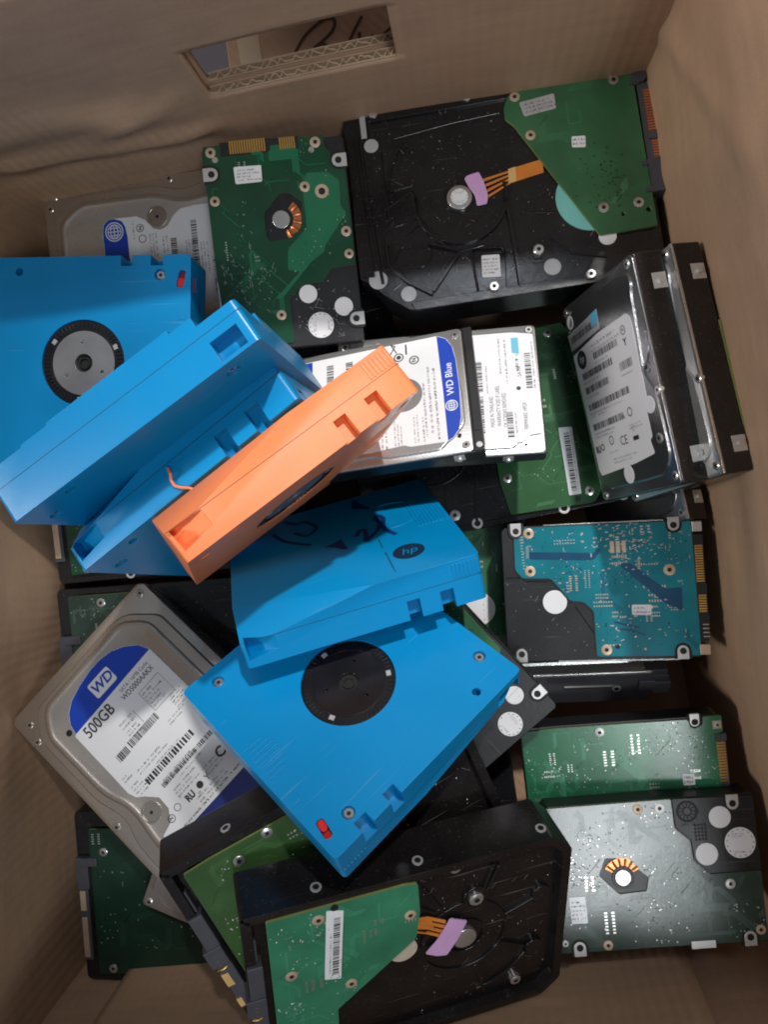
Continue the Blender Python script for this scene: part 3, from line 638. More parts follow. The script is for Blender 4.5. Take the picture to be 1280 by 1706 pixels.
def tape(key, colour, label, step=False, plate_m='hub_steel'):
    T = 21.5; root = thing('tape_cartridge', key, T, label, 'tape cartridge', 'tape cartridges lying on the drives')
    shell = part('shell', tape_mesh(step), colour, root, T, bevel=.45, seg=2, sharp=40)
    bm = BM()   # raised grip lines on the hub face, and two flat moulding marks
    for k in range(8): 
        y = -8.5 + k * 2.4; r = math.sqrt(max(0, 12.5 ** 2 - (y + .5) ** 2)); bx(bm, 50.6 - r * .95, 50.2, y, y + .7, -.1, .22)
    for x, y in ((48.5, 22), (48.5, -27)): prism(bm, soften(rect(x - 2, x + 2, y - 2, y + 2), .8), -.1, .12)
    part('grip_ribs', bm, colour, root, T, bevel=.1)
    bm = BM()   # seam line
    for (x0, x1, y0, y1) in ((-52.5, 52.5, 50.99, 51.03), (-52.5, 52.5, -51.03, -50.99), (52.69, 52.73, -50.8, 50.8), (-52.73, -52.69, -50.8, 50.8)): bx(bm, x0, x1, y0, y1, -12.55, -12.35)
    part('seam', bm, 'dark_hole', root, T)
    bm = BM(); ring(bm, 0, 0, 15.4, 20.3, -3.9, -.75, 0, 64)
    for k in range(60):
        a = k * 6; p = [xf(0, 0, a, u, v) for u, v in ((17.0, -.30), (19.8, -.36), (19.8, .36), (17.0, .30))]; prism(bm, p, -.9, -.25)
    ring(bm, 0, 0, 15.7, 16.2, -.9, -.35, 0, 64)
    hub = part('hub', bm, 'hub_black', root, T, bevel=.08, seg=1)
    bm = BM(); c = [];  disc(bm, 0, 0, 15.6, -3.2, -.8, 0, 64)
    for x, y, r in [(0, 0, 4.4)] + [(10.2 * math.cos(math.radians(a)), 10.2 * math.sin(math.radians(a)), .9) for a in (95, 215, 335)]:
        q = BM(); disc(q, x, y, r, -2.6, 0, 0, 28); c.append(q)
    part('hub_plate', boolean(bm, c), plate_m, hub, T, bevel=.15)
    bm = BM(); disc(bm, 0, 0, 4.38, -2.65, -2.55, 0, 28); ring(bm, 0, 0, 2.2, 2.7, -2.6, -1.6, 0, 24); part('hub_bore', bm, 'dark_hole', hub, T)
    for a in (25, 145, 265):
        bm = BM(); p = [xf(0, 0, a, u, v) for u, v in ((16.6, -1.2), (18.6, -1.2), (18.6, 1.2), (16.6, 1.2))]; prism(bm, p, -1.2, -.18); part('hub_clip', bm, 'grey_sticker', hub, T)
    for x, y in ((37.6, 41.6), (-46, 33.7), (38.7, -43.2)): screw(root, T, x, y, 2.2, -1.6, .7)
    if step: return root, T
    bm = BM(); prism(bm, [xf(48.0, 39.4, 80, u, v) for u, v in soften(rect(-3.9, .6, -1.5, 1.5), 1.4)], -4.5, -.4); prism(bm, [xf(48.0, 39.4, 80, u, v) for u, v in soften(rect(-3.9, 3.9, -1.5, 1.5), 1.4)], -4.9, -2.8)
    if not step: bx(bm, 51.0, 52.0, 34.3, 41.7, -7.8, -3.7)
    part('write_tab', bm, 'red_plastic', root, T, bevel=.2)
    return root, T
G35 = 'large hard drives in the box'; G25 = 'small hard drives in the box'
rng0 = random.Random(11)

# ---- large silver drive, lid up, white and blue label (near the left wall)
T = 26.1
r_ = thing('hard_drive', 'O', T, 'large silver drive with a big white and blue label reading 500GB', 'hard drive', G35)
def lid35(root, T, flip=False):
    casing(root, T, 147, 101.6, 'steel_lid', -3.2, 4, .8)
    s = -1 if flip else 1
    F = lambda pts: ccw([(x, y * s) for x, y in pts])
    out = F([(-69, 24), (-66, 33), (-52, 45.5), (66, 45.5), (70, 40), (70, -40), (66, -46.5), (30, -46.5), (20, -45.5), (12, -42.5), (5, -42.2), (-3, -44.5), (-10, -46), (-54, -46), (-67.5, -36)])
    inn = F([(-64, 27), (-53, 37.5), (60, 37.5), (64, 33), (64, -30), (58, -37.3), (28, -37.3), (20, -36), (11, -34.8), (3, -35.6), (-5, -38.6), (-12, -39.8), (-49, -40.2), (-54, -38), (-63, -31.6)])
    bm = BM(); b0 = rounded(-73.3, 73.3, -50.6, 50.6, 4); loft(bm, [(b0, -3.4), (b0, -2.0), (inset(b0, .5), -1.7)], 0)
    o2 = soften(out, 4); loft(bm, [(o2, -1.8), (inset(o2, .9), -.35), (inset(o2, 1.6), -.2)], 0)
    i2 = soften(inn, 5); loft(bm, [(inset(i2, -1.9), -.4), (inset(i2, -.7), .8), (inset(i2, .5), 1.0), (inset(i2, 1.6), .75), (inset(i2, 2.8), .25)], 0)
    return part('lid', bm, 'steel_lid', root, T, bevel=.25, seg=2, sharp=60)
lid35(r_, T)
for x, y in ((-68.3, 45.6), (-64.2, -44.2), (-54.5, -47.3), (8.0, -47.6), (-7, 47.5), (66, -46), (66, 46)): screw(r_, T, x, y, 2.1, -1.6, .6, 'steel_lid')
bm = BM(); ring(bm, 16.8, -29.2, 4.6, 5.6, .2, .75, 0); disc(bm, 16.8, -29.2, 4.6, .2, .4, 0); disc(bm, 16.8, -29.2, .9, .3, .46, 1); part('pivot_cap', bm, ['steel_lid', 'dark_hole'], r_, T, bevel=.2)
bm = BM(); disc(bm, -44.3, -31.6, 1.7, .3, .42, 0, 20); part('vent_hole', bm, 'dark_hole', r_, T)
arc = [(-41.2, -29.5), (-47, -28.3), (-52, -24.6), (-55.5, -19), (-58, -10), (-59.3, -1), (-59.2, 6.5), (-57.6, 13.5), (-54.3, 19.8), (-48.8, 25.8), (-42.6, 28.6)]
lab = arc + [(-12.1, 28.8), (30, 28.8), (52, 26), (58, 20), (58, -20), (52, -28), (40, -33.2), (29.5, -33), (27.6, -25.5), (22, -21.6), (14.7, -21.2), (8.5, -26.2), (5.5, -29.6), (1, -31.0), (-12, -30.8), (-40.5, -30.6)]
L_ = plate(r_, T, 'label', lab, .27, 'white_label')
bm = BM(); zz = .27 + .14; prism(bm, [(x * .997, y * .995) for x, y in arc], zz - .1, zz + .03); part('colour_band', bm, 'label_blue', L_, T)
bm = BM(); prism(bm, [(37.5, 28.6), (52, 25.8), (57.8, 20), (57.8, -20), (52, -27.8), (40, -33), (36, -33)], zz - .1, zz + .03); part('colour_band', bm, 'navy_blue', L_, T)
bm = BM(); prism(bm, soften(rect(-54.2, -44.8, -8.6, 6.2), 1.4), zz - .05, zz + .06); part('logo_panel', bm, 'white_label', L_, T)
bm = BM(); z = zz + .09
text(bm, 'WD', -49.5, -1.2, 5.4, 90, z, 0, .98, .15, bold=.025)
z = zz + .03
text(bm, '500GB', -36.4, -16.2, 6.3, 90, z, 1, .80, bold=.012)
text(bm, 'SATA / 16MB Cache', -38.6, 12.5, 2.1, 90, z, 1, .82)
text(bm, 'WD5000AAKX', -34.9, 11.7, 3.0, 90, z, 1, .82, bold=.01)
rr = random.Random(5)
for x, y, w, h, n in ((-27.5, -10.5, 9, 5, 2), (-29, -22, 0.1, 1, 1), (-22, -10.5, 8, 6, 3), (-17.5, 18, 9, 6, 4), (-29.5, 9, 12, 11, 5), (-7, -28.5, 7, 4, 2), (-9.5, 8.5, 12, 4, 2), (-4, -20, 24, 4, 2), (-0.5, -28, 9, 8, 4), (1, -10, 20, 1.6, 1), (9.5, -14, 24, 4, 2), (14.5, -6, 26, 1.8, 1), (17, -14, 20, 6, 3), (21, 4, 15, 6, 3), (29, -8, 34, 4.2, 2), (33, -22, 48, 2.6, 1), (-16, 17, 8, 7, 4)):
    fine_print(bm, x + h, y, w, h, 90, z, n, rr, 1)
barcode(bm, -12.5, -23, 8, 4.4, 90, z, rr, 1, .3); barcode(bm, -13.2, -13.8, 21, 4.2, 90, z, rr, 1, .26); barcode(bm, -4.4, -16, 23, 3.8, 90, z, rr, 1, .45) if False else None
barcode(bm, 6.6, -20.5, 36, 3.8, 90, z, rr, 1, .45); barcode(bm, 13.6, -16, 38, 2.6, 90, z, rr, 1, .24)
for a, b, c, d in ((-30.5, -30.2, 8, 23), (-17.6, -17.3, 8, 23), (-30.5, -17.3, 22.8, 23), (-30.5, -17.3, 8, 8.3), (-26.5, -18, -0.3, 0)): quad(bm, min(a, b), max(a, b), c, d, z + .005, 2)
text(bm, 'RU', 26.5, -9.6, 3.6, 90, z, 1, .8, bold=.05); text(bm, 'c', 22.5, -13.5, 1.8, 90, z, 1); text(bm, 'us', 28.5, -5.0, 1.6, 90, z, 1); text(bm, 'C', 23.0, 16.5, 5.2, 90, z, 1, bold=.03)
disc(bm, 26.2, -2.2, 1.9, z - .01, z, 1); text(bm, 'Y', 26.5, 3.2, 3.6, 90, z, 1)
ring(bm, 25.2, -18.0, 1.6, 1.95, z - .01, z, 1, 24); ring(bm, 26.8, -24.0, 1.7, 2.1, z - .01, z, 1, 24); text(bm, 'N', 26.8, -24, 1.6, 90, z + .002, 1, bold=.03)
for k in range(130):   # the dense block printed at the label's corner is left as plain speckled toner marks
    pass
part('printing', bm, ['label_blue', 'ink', 'grey_ink'], L_, T)

# ---- large silver drive behind the blue cartridge
r_ = thing('hard_drive', 'A', T, 'large silver drive with round blue emblem, half under a blue cartridge at the back wall', 'hard drive', G35)
lid35(r_, T, flip=True)
for x, y in ((-66.5, 46.8), (-69.5, 40.8), (-0.1, 48.2), (66, 46), (66, -46)): screw(r_, T, x, y, 2.1, -1.6, .6, 'steel_lid')
bm = BM(); ring(bm, -8.2, 28.5, 4.6, 5.6, .2, .75, 0); disc(bm, -8.2, 28.5, 4.6, .2, .4, 0); disc(bm, -8.2, 28.5, .9, .3, .46, 1); part('pivot_cap', bm, ['steel_lid', 'dark_hole'], r_, T, bevel=.2)
lab = [(-39.9, 24), (-39, 28), (-36, 30.2), (-32, 30.4), (-19.7, 30), (-15, 27.4), (-11, 22.5), (-7, 21.3), (-3, 22.8), (1, 28), (5, 31), (12.4, 31.8), (30, 31.8), (30, -20), (-39.9, -20)]
L_ = plate(r_, T, 'label', lab, .27, 'white_label'); zz = .41
bm = BM(); prism(bm, [(-39.7, -19.8), (-39.7, 24), (-38.8, 27.8), (-36, 30), (-32.5, 30.2), (-28.4, 28.6), (-26.8, 25.4), (-26, 20), (-26, -19.8)], zz - .1, zz + .03); part('colour_band', bm, 'label_blue', L_, T)
bm = BM(); z = zz + .05; ring(bm, -33.2, 23.4, 4.6, 5.2, z - .01, z, 0, 40)
for k in (-1, 0, 1):
    quad(bm, -37 + abs(k), -29.4 - abs(k), 23.15 + k * 1.9, 23.65 + k * 1.9, z + .002, 0)
    ribbon(bm, [(-33.2 + k * 2.1 * math.cos(math.radians(q)), 23.4 + 3.7 * math.sin(math.radians(q))) for q in range(-90, 91, 15)], .5, z + .004 + k * .001, 0)
ring(bm, -33.2, 23.4, 3.5, 3.95, z - .01, z + .003, 0, 32)
rr = random.Random(8)
for x, y, w, h, n in ((-23, 24, 14, 1.6, 1), (-14, 16, 16, 5, 3), (-7, 14, 12, 4, 2), (6, 10, 18, 6, 4), (14, 8, 22, 5, 3), (20, 0, 26, 4, 2)): fine_print(bm, x, y + 4, w, h, -90, z, n, rr, 1)
ring(bm, -18.4, 23.6, 1.8, 2.2, z - .01, z, 1, 24); text(bm, 'N', -18.4, 23.6, 2, -90, z, 1, bold=.03); ring(bm, -17.6, 17.8, 1.8, 2.2, z - .01, z, 1, 24)
barcode(bm, -2, 16, 22, 3.4, -90, z, rr, 1, .3); barcode(bm, 10, 24, 30, 3.2, -90, z, rr, 1, .3)
part('printing', bm, ['white_label', 'ink'], L_, T)

# ---- small drive, circuit board up, at the back wall
T = 15
r_ = thing('small_hard_drive', 'B', T, 'small drive with scratched dark green circuit board standing upright at the back wall', 'hard drive', G25)
casing(r_, T, 100, 70, 'black_satin', -.55, 2)
po = [(50.6, 34.4), (50.9, -24.8), (44.2, -25.5), (42.5, -27.5), (36, -28.4), (34.6, -34.2), (-12.4, -34.3), (-13.0, -22.2), (-19.2, -17.2), (-19.4, -7.3), (-25.9, 0.2), (-47.6, 0.2), (-47.7, 12.4), (-47.7, 33), (-15, 34.6), (-12, 34.8), (33, 34.8)]
mot = [(25.1, -0.4), (25.3, -5.6), (20.1, -11.3), (7.6, -9.2), (3.1, -2.4), (2.6, 6.7), (5.6, 8.2), (16.5, 8.0)]
z1 = [(46.3, 2.3), (44.9, -12.3), (41.0, -11.5), (40.9, 3.0)]
z2 = [(33.8, -14.8), (33.2, -25.1), (28.7, -30.5), (16.4, -29.9), (12.6, -32.5), (-1.6, -20.5), (-5.1, -19.4), (-8.9, -12.9), (-25.6, 3.9), (-25.3, 6.9), (-13.4, -6.5), (-12.0, -0.6), (-1.9, -1.8), (7.5, -12.3), (24.0, -12.2)]
board(r_, T, po, 'pcb_forest', 3, [soften(mot, 1.5)], 40, 10, 5, zones=[z1, z2], gold=False, silver=.5)
bm = BM(); disc(bm, 12.8, 0, 4.4, -1.2, -.2); o = part('spindle_hub', bm, 'screw_metal', r_, T, bevel=.3)
bm = BM(); ring(bm, 12.8, 0, 6.2, 10.2, -1.3, -.35, 0, 24, math.radians(195), math.radians(320))
for k in range(5):
    a = math.radians(205 + k * 25); tube(bm, [(12.8 + 6.4 * math.cos(a), 6.4 * math.sin(a), -.4), (12.8 + 8.2 * math.cos(a), 8.2 * math.sin(a), .1), (12.8 + 10 * math.cos(a), 10 * math.sin(a), -.4)], .95)
part('motor_coil', bm, 'copper', r_, T)
bm = BM(); bx(bm, 45.2, 53, 23.8, 1.9, -2.4, -.25, 0) if False else bx(bm, 45.2, 51.8, 1.4, 26, -1.8, .04, 0); bx(bm, 45.2, 51.6, -12.5, 1.4, -1.8, .03, 0)
gold_pins(bm, 46, 3.6, 21.6, 15, .7, 6.2, .02); gold_pins(bm, 46, -11.0, -3.0, 7, .7, 5.6, .02); part('connector', bm, ['black_plastic', 'gold'], r_, T)
small_label(r_, T, [(39.8, 20.5), (39.5, 6.8), (31.6, 7.2), (31.5, 20.3)], 0, 4, 4)
for x, y, q in ((47.6, 30.8, 2.5), (47.8, -20.8, 2.6), (24.3, 31.4, 2.4), (27.1, -13.4, 2.5), (3.9, -31.4, 2.5), (-7.1, -31.7, 2.3), (-33.6, 5.0, 2.4)): screw(r_, T, x, y, q, .02, .35, 'tan_pad')
for x, y in ((44.0, 29.0), (44.4, -18.5)): bm = BM(); disc(bm, x, y, 1.4, -.2, .12); part('test_pad', bm, 'solder', r_, T)
bm = BM(); disc(bm, 24.2, -21.5, 3.4, -.3, .06, 0); disc(bm, 24.2, -21.5, 1.7, -.3, .1, 1); part('burnt_hole', bm, ['tan_pad', 'dark_hole'], r_, T)
for x, y, a in ((37.3, 31.6, 90), (38.3, -31.2, -90), (-38.9, -31.9, -90)): lug(r_, T, x, y, a)
for k, (x, y, q) in enumerate(((-24.5, -9.3, 4.5), (-32.3, -26.3, 4.6), (-40.3, -14.0, 6.4))): sticker(r_, T, x, y, q, -.5, 'white_label' if k == 2 else 'grey_sticker' if False else 'white_label', k == 2, 3)
bm = BM(); bx(bm, -14.6, -30, 31.0, 35.0, -1, -.2) ; part('side_contact', bm, 'lug_metal', r_, T)
bm = BM(); rr = random.Random(2)
for k in range(70): 
    x, y = rr.gauss(-14, 9), rr.gauss(20, 8)
    if inside((x, y), po): a = rr.gauss(25, 25); l = rr.uniform(.5, 2.2) * (2 if rr.random() < .08 else 1); rq(bm, x, y, a, 0, l, 0, .16, .05 + k * .0004, 0)
part('scratches', bm, 'solder', r_, T)
add_glints(r_, T, -47, -18, -33, -2, -.54, 60, 8, [po]); casing_strip = BM(); bx(casing_strip, -44, 46, -34.9, -34.4, -6, -.6); part('side_rail', casing_strip, 'black_paint', r_, T, bevel=.2)

# ---- large black drive, board up, at the back right
T = 26.1
r_ = thing('hard_drive', 'C', T, 'large black drive with orange ribbon and pink tape, in the back right corner', 'hard drive', G35)
bm = BM(); top = [(-73.3, 44), (-73.3, 52.2), (-64, 52.4), (-62, 54), (68, 52.2), (72, 49), (73, -50), (-50, -53.0), (-62, -44), (-69, -36), (-73.3, -34)]
prism(bm, soften(top, 2), -26, -2.2)
pk1 = [(-57.5, -0.5), (-43, 7.6), (-41.3, 3), (-41.3, -7.2), (-58.1, -10.7)]
pk2 = [(-58.4, -18.9), (-47, -14), (-40.1, -9.3), (-35, -17), (-29, -23), (-23.2, -27.0), (-38.5, -45.7), (-50, -38), (-58, -28)]
pk3 = [(-17.5, -25.2), (-1.3, -27.5), (-3.4, -50), (-16.2, -49.5)]
cs = []
for k, d in ((pk2, -3.0), (pk3, -3.8)):
    c = BM(); prism(c, soften(k, 2), d, 4); cs.append(c)
c = BM(); prism(c, [(-47, 30), (-52, 20), (-55, 8), (-52, 8), (-49, 19), (-45, 28)], -3, 4); cs.append(c)
bm = boolean(bm, cs)
part('casing', bm, 'black_paint', r_, T, bevel=.6, seg=3)
bm = BM(); prism(bm, soften([(-62, 54.2), (46, 53.8), (47, 47.8), (-60, 46)], 1), -2.3, -.9); prism(bm, soften([(-50, -49.2), (70, -46.5), (70, -51.5), (-48, -53.5)], 1), -2.3, -1.2)
prism(bm, soften([(-73, 40), (-69.5, 40), (-66, -34), (-72.8, -33)], 1), -2.3, -1.3); part('side_rail', bm, 'black_paint', r_, T, bevel=.4, seg=3)
bm = BM(); ring(bm, -20.4, 0, 22, 23.6, -2.3, -.7, 0, 60, math.radians(170), math.radians(372)); ring(bm, -20.4, 0, 7, 7.8, -2.3, -1.7, 0, 40); ring(bm, -20.4, 0, 14, 14.5, -2.3, -2.0, 0, 60)
strip(bm, [(1.6, -3), (3.0, -26), (3.6, -49)], 1.5, -2.3, -.7); strip(bm, [(-54, 9), (-43, 10.4)], .9, -2.3, -1.6); strip(bm, [(-38.5, -45.2), (-24.5, -28.5)], 1.5, -2.3, -.9); strip(bm, [(-58.8, -18.5), (-58.6, -29), (-50.6, -38.7), (-39, -46.6)], 1.3, -2.3, -.8); strip(bm, [(-38, -21), (-24, -26.4)], 1.1, -2.3, -.8)
q_ = soften([(-56.0, -27.5), (-51.9, -19.9), (-37.7, -22.0), (-36.8, -26.3), (-41.4, -31.7), (-54.4, -30.5)], 2); tube(bm, [(x, y, -3.0) for x, y in q_ + q_[:1]], .6, 0, 8); ring(bm, -42, 29, 1.7, 2.3, -2.3, -1.8, 0, 20, 0, 4)
for k in range(4): strip(bm, [(-46.5 + k * 1.2, -33.5), (-45.5 + k * 1.2, -42.5)], .35, -3.7, -3.35)
part('casting_ribs', bm, 'black_paint', r_, T, bevel=.25, seg=2)
bm = BM()
for pl, rr_ in (([*pk1, pk1[0]], .75), ([(-58.8, -18.5), (-58.6, -29), (-50.6, -38.7), (-39, -46.6)], .9), ([(-40, -9), (-36, -17), (-29, -23.5), (-23, -27), (-12, -25.5)], .9), ([(-38.5, -45.5), (-24, -28)], .8), ([(1.2, -2), (2.6, -26), (3.2, -49.5)], .9),
                ([(-56.5, 30), (-56.8, 12), (-55.5, -8), (-60, -14), (-60.5, -30)], .8), ([(-66, 42), (-65.5, 5), (-62.5, -38)], .9), ([(-45, 34), (-51, 26), (-54.5, 16), (-55, 12)], .7), ([(-49, 36), (-20, 39.5), (4, 41)], .8), ([(-53, 9.4), (-42.5, 10.8)], .7),
                ([(-20.4 + 22.8 * math.cos(math.radians(a)), 22.8 * math.sin(math.radians(a))) for a in range(185, 366, 9)], .8), ([(-19, -25.6), (-3, -27.4), (-2.2, -31)], .7), ([(-18.2, -25.8), (-17, -49)], .7), ([(20, -27), (30, -36), (46, -40)], .7), ([(8, -12), (24, -14)], .6)):
    tube(bm, [(x, y, -2.3) for x, y in pl], rr_, 0, 10)
part('moulded_ridge', bm, 'black_paint', r_, T, sharp=60)
po = [(9.2, 47.6), (12, 49.5), (40, 50.2), (69.8, 50.2), (70.3, 12), (70.9, -28.9), (43.7, -29.7), (27.4, 0.1), (10.2, 32), (6.5, 36), (6.5, 42)]
board(r_, T, po, 'pcb_green', 14, [circ(55.7, -20.7, 1.2, 14), circ(68.0, -20.3, 1.4, 14)], 6, 3, 0, gold=False, silver=0)
bm = BM(); rr = random.Random(31)
for k in range(70):
    x, y = rr.gauss(52, 7), rr.gauss(-2, 9)
    if inside((x, y), po) and inside((x + 2, y - 2), po): disc(bm, x, y, rr.uniform(.25, .55), -.05, .03, 0, 8)
part('via_dots', bm, 'print_dark', r_, T)
for x, y in ((12.4, 46.6), (17.5, 25.6), (60.6, 47.4), (47.1, -16.3), (63.7, -16.2)): screw(r_, T, x, y, 2.5, .02, .4, 'tan_pad' if x < 20 else 'screw_metal')
small_label(r_, T, [(14.1, 43.3), (31.4, 45.3), (31.6, 37.5), (15.8, 35.7)], 0, 9, 3, 'grey_sticker')
small_label(r_, T, [(36.9, 21.8), (43.5, 21.2), (42.9, 15.3), (36.4, 16.2)], 0, 10, 2)
bm = BM(); bx(bm, 69.2, 74.0, 43.5, 50.5, -7, 1.0); bx(bm, 71.2, 77.2, -11, 44, -7, -.4); bx(bm, 70.8, 78.2, -12.5, 4.6, -8, 1.3); bx(bm, 67.5, 72, 43, 45, -1, .8); bx(bm, 68, 72, 1.5, 4, -1, .9); bx(bm, 68, 72, -12, -9.6, -1, .9)
disc(bm, 73, 46.8, 3.2, -3, 1.6, 0); bx(bm, 73, 77.6, 14.6, 18.6, -6, .5)
gold_pins(bm, 73.6, 19, 40.5, 15, .8, 3.8, -.3); gold_pins(bm, 74.2, 4.6, 14.2, 7, .8, 3.6, -.3); part('connector', bm, ['grey_plastic', 'copper'], r_, T, bevel=.25)
bm = BM(); disc(bm, 42.5, -9.0, 17.0, -2.3, -1.72, 0, 50); part('foam_disc', bm, 'teal_foam', r_, T)
bm = BM(); disc(bm, 47.5, -30.0, 4.2, -2.3, -1.6); part('round_sticker', bm, 'white_label', r_, T)
bm = BM(); prism(bm, [(22, 13.6), (21.6, 6.6), (4.6, 3.6), (5.4, 11.0)], -1.9, -1.5, 0); prism(bm, [(8.6, 11.7), (8.0, 4.2), (4.2, 3.6), (4.8, 11.0)], -1.95, -1.42, 1)
for k in range(4): prism(bm, [(5.2, 10.3 - k * 1.9), (5.1, 9.2 - k * 1.9), (-8, 6.5 - k * 3.1), (-8, 8 - k * 3.1)], -1.9, -1.55, 0)
part('ribbon_cable', bm, ['flex_orange', 'flex_yellow'], r_, T, bevel=.1)
plate(r_, T, 'adhesive_tape', [(-16.9, 9.2), (-15.5, 10.6), (-9.5, 11.7), (-7.6, 6), (-6.4, -0.7), (-7.4, -5.2), (-12.4, -5.6), (-12.8, 0), (-15, 4)], -1.45, 'violet_tape', soft=1, h=.4)
bm = BM(); loft(bm, [(circ(-20.4, 0, 6.2, 40), -2), (circ(-20.4, 0, 6.2, 40), -.6), (circ(-20.4, 0, 5.2, 40), -.25)], 0); o = part('spindle_hub', bm, 'screw_metal', r_, T, bevel=.2); sticker(r_, T, -20.4, 0, 4.2, -.2, 'white_label', 1, 6)
for k, (x, y, q) in enumerate(((-60.6, 34.2, 3.6), (-64.6, -35.5, 4.6), (-50.5, -44.6, 3.8), (19.8, -41.1, 4.1))): sticker(r_, T, x, y, q, -2.15, 'grey_sticker', 0)
plate(r_, T, 'foil_strip', rect(-65, -62.2, 38, 50.6), -1.3, 'grey_sticker')
for x, y in ((-10.7, 51.4), (35.8, 51.6), (37.0, -48.0), (-9.2, -47.4), (-58, 50.3)): screw(r_, T, x, y, 2.5, -1.0, 1.2)
screw(r_, T, 13.7, -33.2, 2.6, 1.5, .9, z0=-2.3); boss_hole(r_, T, 13.2, -34.8, 3.6, -2.0, 'black_paint', 'post_base')
small_label(r_, T, [(-13.2, -29.8), (-4.4, -30.5), (-5.0, -41.9), (-13.9, -41.0)], -3.6, 12, 5)
bm = BM()
for x in (-25, -3, 22, 45): disc(bm, x, -53.6, .1, -9, -8)
bm.free()

add_glints(r_, T, -70, 40, -44, 50, -2.2, 150, 3, [pk1, pk2, pk3, po])
# ---- small drive under the orange cartridge, blue band on its label
T = 9.5
r_ = thing('small_hard_drive', 'D', T, 'small drive with white label and rounded blue band, under the tip of the orange cartridge', 'hard drive', G25)
casing(r_, T, 100, 69.8, 'black_satin', -1.7, 2)
lid25(r_, T, 'bright_lid', -50, 45.5)
lab = [(-38, 30), (30, 31.5), (33.2, 31.6), (37.5, 29.2), (40.2, 24), (41.4, 16), (41.8, 0), (41.2, -16), (39.8, -22.5), (36.8, -26.5), (34, -28), (16, -27.6), (13.5, -26.3), (-1.5, -27.4), (-30, -27.6), (-40, -20), (-41, 22)]
L_ = plate(r_, T, 'label', lab, .0, 'white_label', soft=1); zz = .14
bm = BM(); prism(bm, [(33.0, 31.4), (37.3, 29), (40, 24), (41.2, 16), (41.6, 0), (41.0, -16), (39.6, -22.4), (36.6, -26.3), (34, -27.7), (33.8, 0)], zz - .1, zz + .03)
part('colour_band', bm, 'label_blue', L_, T); bm = BM(); prism(bm, [(-40.8, 21.6), (-37.8, 29.7), (-31, 29.8), (-31.5, -27), (-39.8, -19.8)], zz - .1, zz + .03); part('colour_band', bm, 'label_blue', L_, T)
bm = BM(); z = zz + .06; text(bm, 'WD Blue', 37.4, 5.6, 3.4, 90, z, 0, .98, bold=.012); text(bm, 'W', -35.5, 2, 6, 90, z, 0, bold=.03)
ring(bm, 37.2, -9.2, 2.5, 2.95, z - .01, z, 0, 36)
for k in (-1, 0, 1): quad(bm, 35.0 + abs(k) * .4, 39.4 - abs(k) * .4, -9.4 + k * 1.1, -9.05 + k * 1.1, z + .002, 0)
for k in (-1, 0, 1): ribbon(bm, [(37.2 + k * 1.3 * math.cos(math.radians(q)), -9.2 + 2.5 * math.sin(math.radians(q))) for q in range(-90, 91, 18)], .35, z + .004 + k * .001, 0)
rr = random.Random(17); z = zz + .03
for x, y, w, h, n in ((31.2, -26, 54, 2.4, 1), (28.4, -22, 44, 2.4, 1), (25.5, -24, 46, 2, 1), (24, -26, 18, 2, 1), (21, -26, 16, 3, 2), (13, -26, 18, 4.5, 3), (6, -27, 12, 4, 2), (-26, -10, 30, 6, 3), (-16, 0, 20, 5, 2), (-4, 14, 12, 5, 3)): fine_print(bm, x, y, w, h, 90, z, n, rr, 1)
for x, y in ((21, 20), (13.5, 23)): ring(bm, x, y, 1.9, 2.5, z - .01, z, 1, 28)
text(bm, 'N', 21, 20, 2.2, 90, z, 1, bold=.03); disc(bm, 13.5, 23, 1.2, z - .01, z + .003, 1, 20); quad(bm, 17, 17.8, 24, 30, z, 1); ribbon(bm, [(9, 25), (12, 30), (10, 31), (12.5, 26)], .6, z, 1)
barcode(bm, -10, 2, 24, 3.6, 90, z, rr, 1, .3); barcode(bm, -20, 6, 20, 3.6, 90, z, rr, 1, .3)
part('printing', bm, ['white_label', 'ink'], L_, T)
bm = BM(); disc(bm, 14.5, 1.0, 9.4, .1, .22, 0, 48); part('spindle_window', bm, 'bright_lid', r_, T)
for x, y in ((42.0, -30.8), (42.0, 30.8), (-45, 30.8), (-45, -30.8)): screw(r_, T, x, y, 1.9, -.7, .5)
bm = BM(); disc(bm, 39.5, -25.6, .9, -.1, .06, 0, 16); part('vent_hole', bm, 'dark_hole', r_, T)
bm = BM(); bx(bm, 45.8, 50.1, -34.4, 34.4, -6, -1.1, 0); bx(bm, 46.2, 49, -24, 24, -1.2, -.7, 0); disc(bm, 47.9, -31.4, 1.5, -1.2, -.8, 1, 20); part('end_frame', bm, ['black_plastic', 'lug_metal'], r_, T, bevel=.3)
for x in (-30, 38): side_lugs(r_, T, -34.9, [x], -4.6, 5, 5)

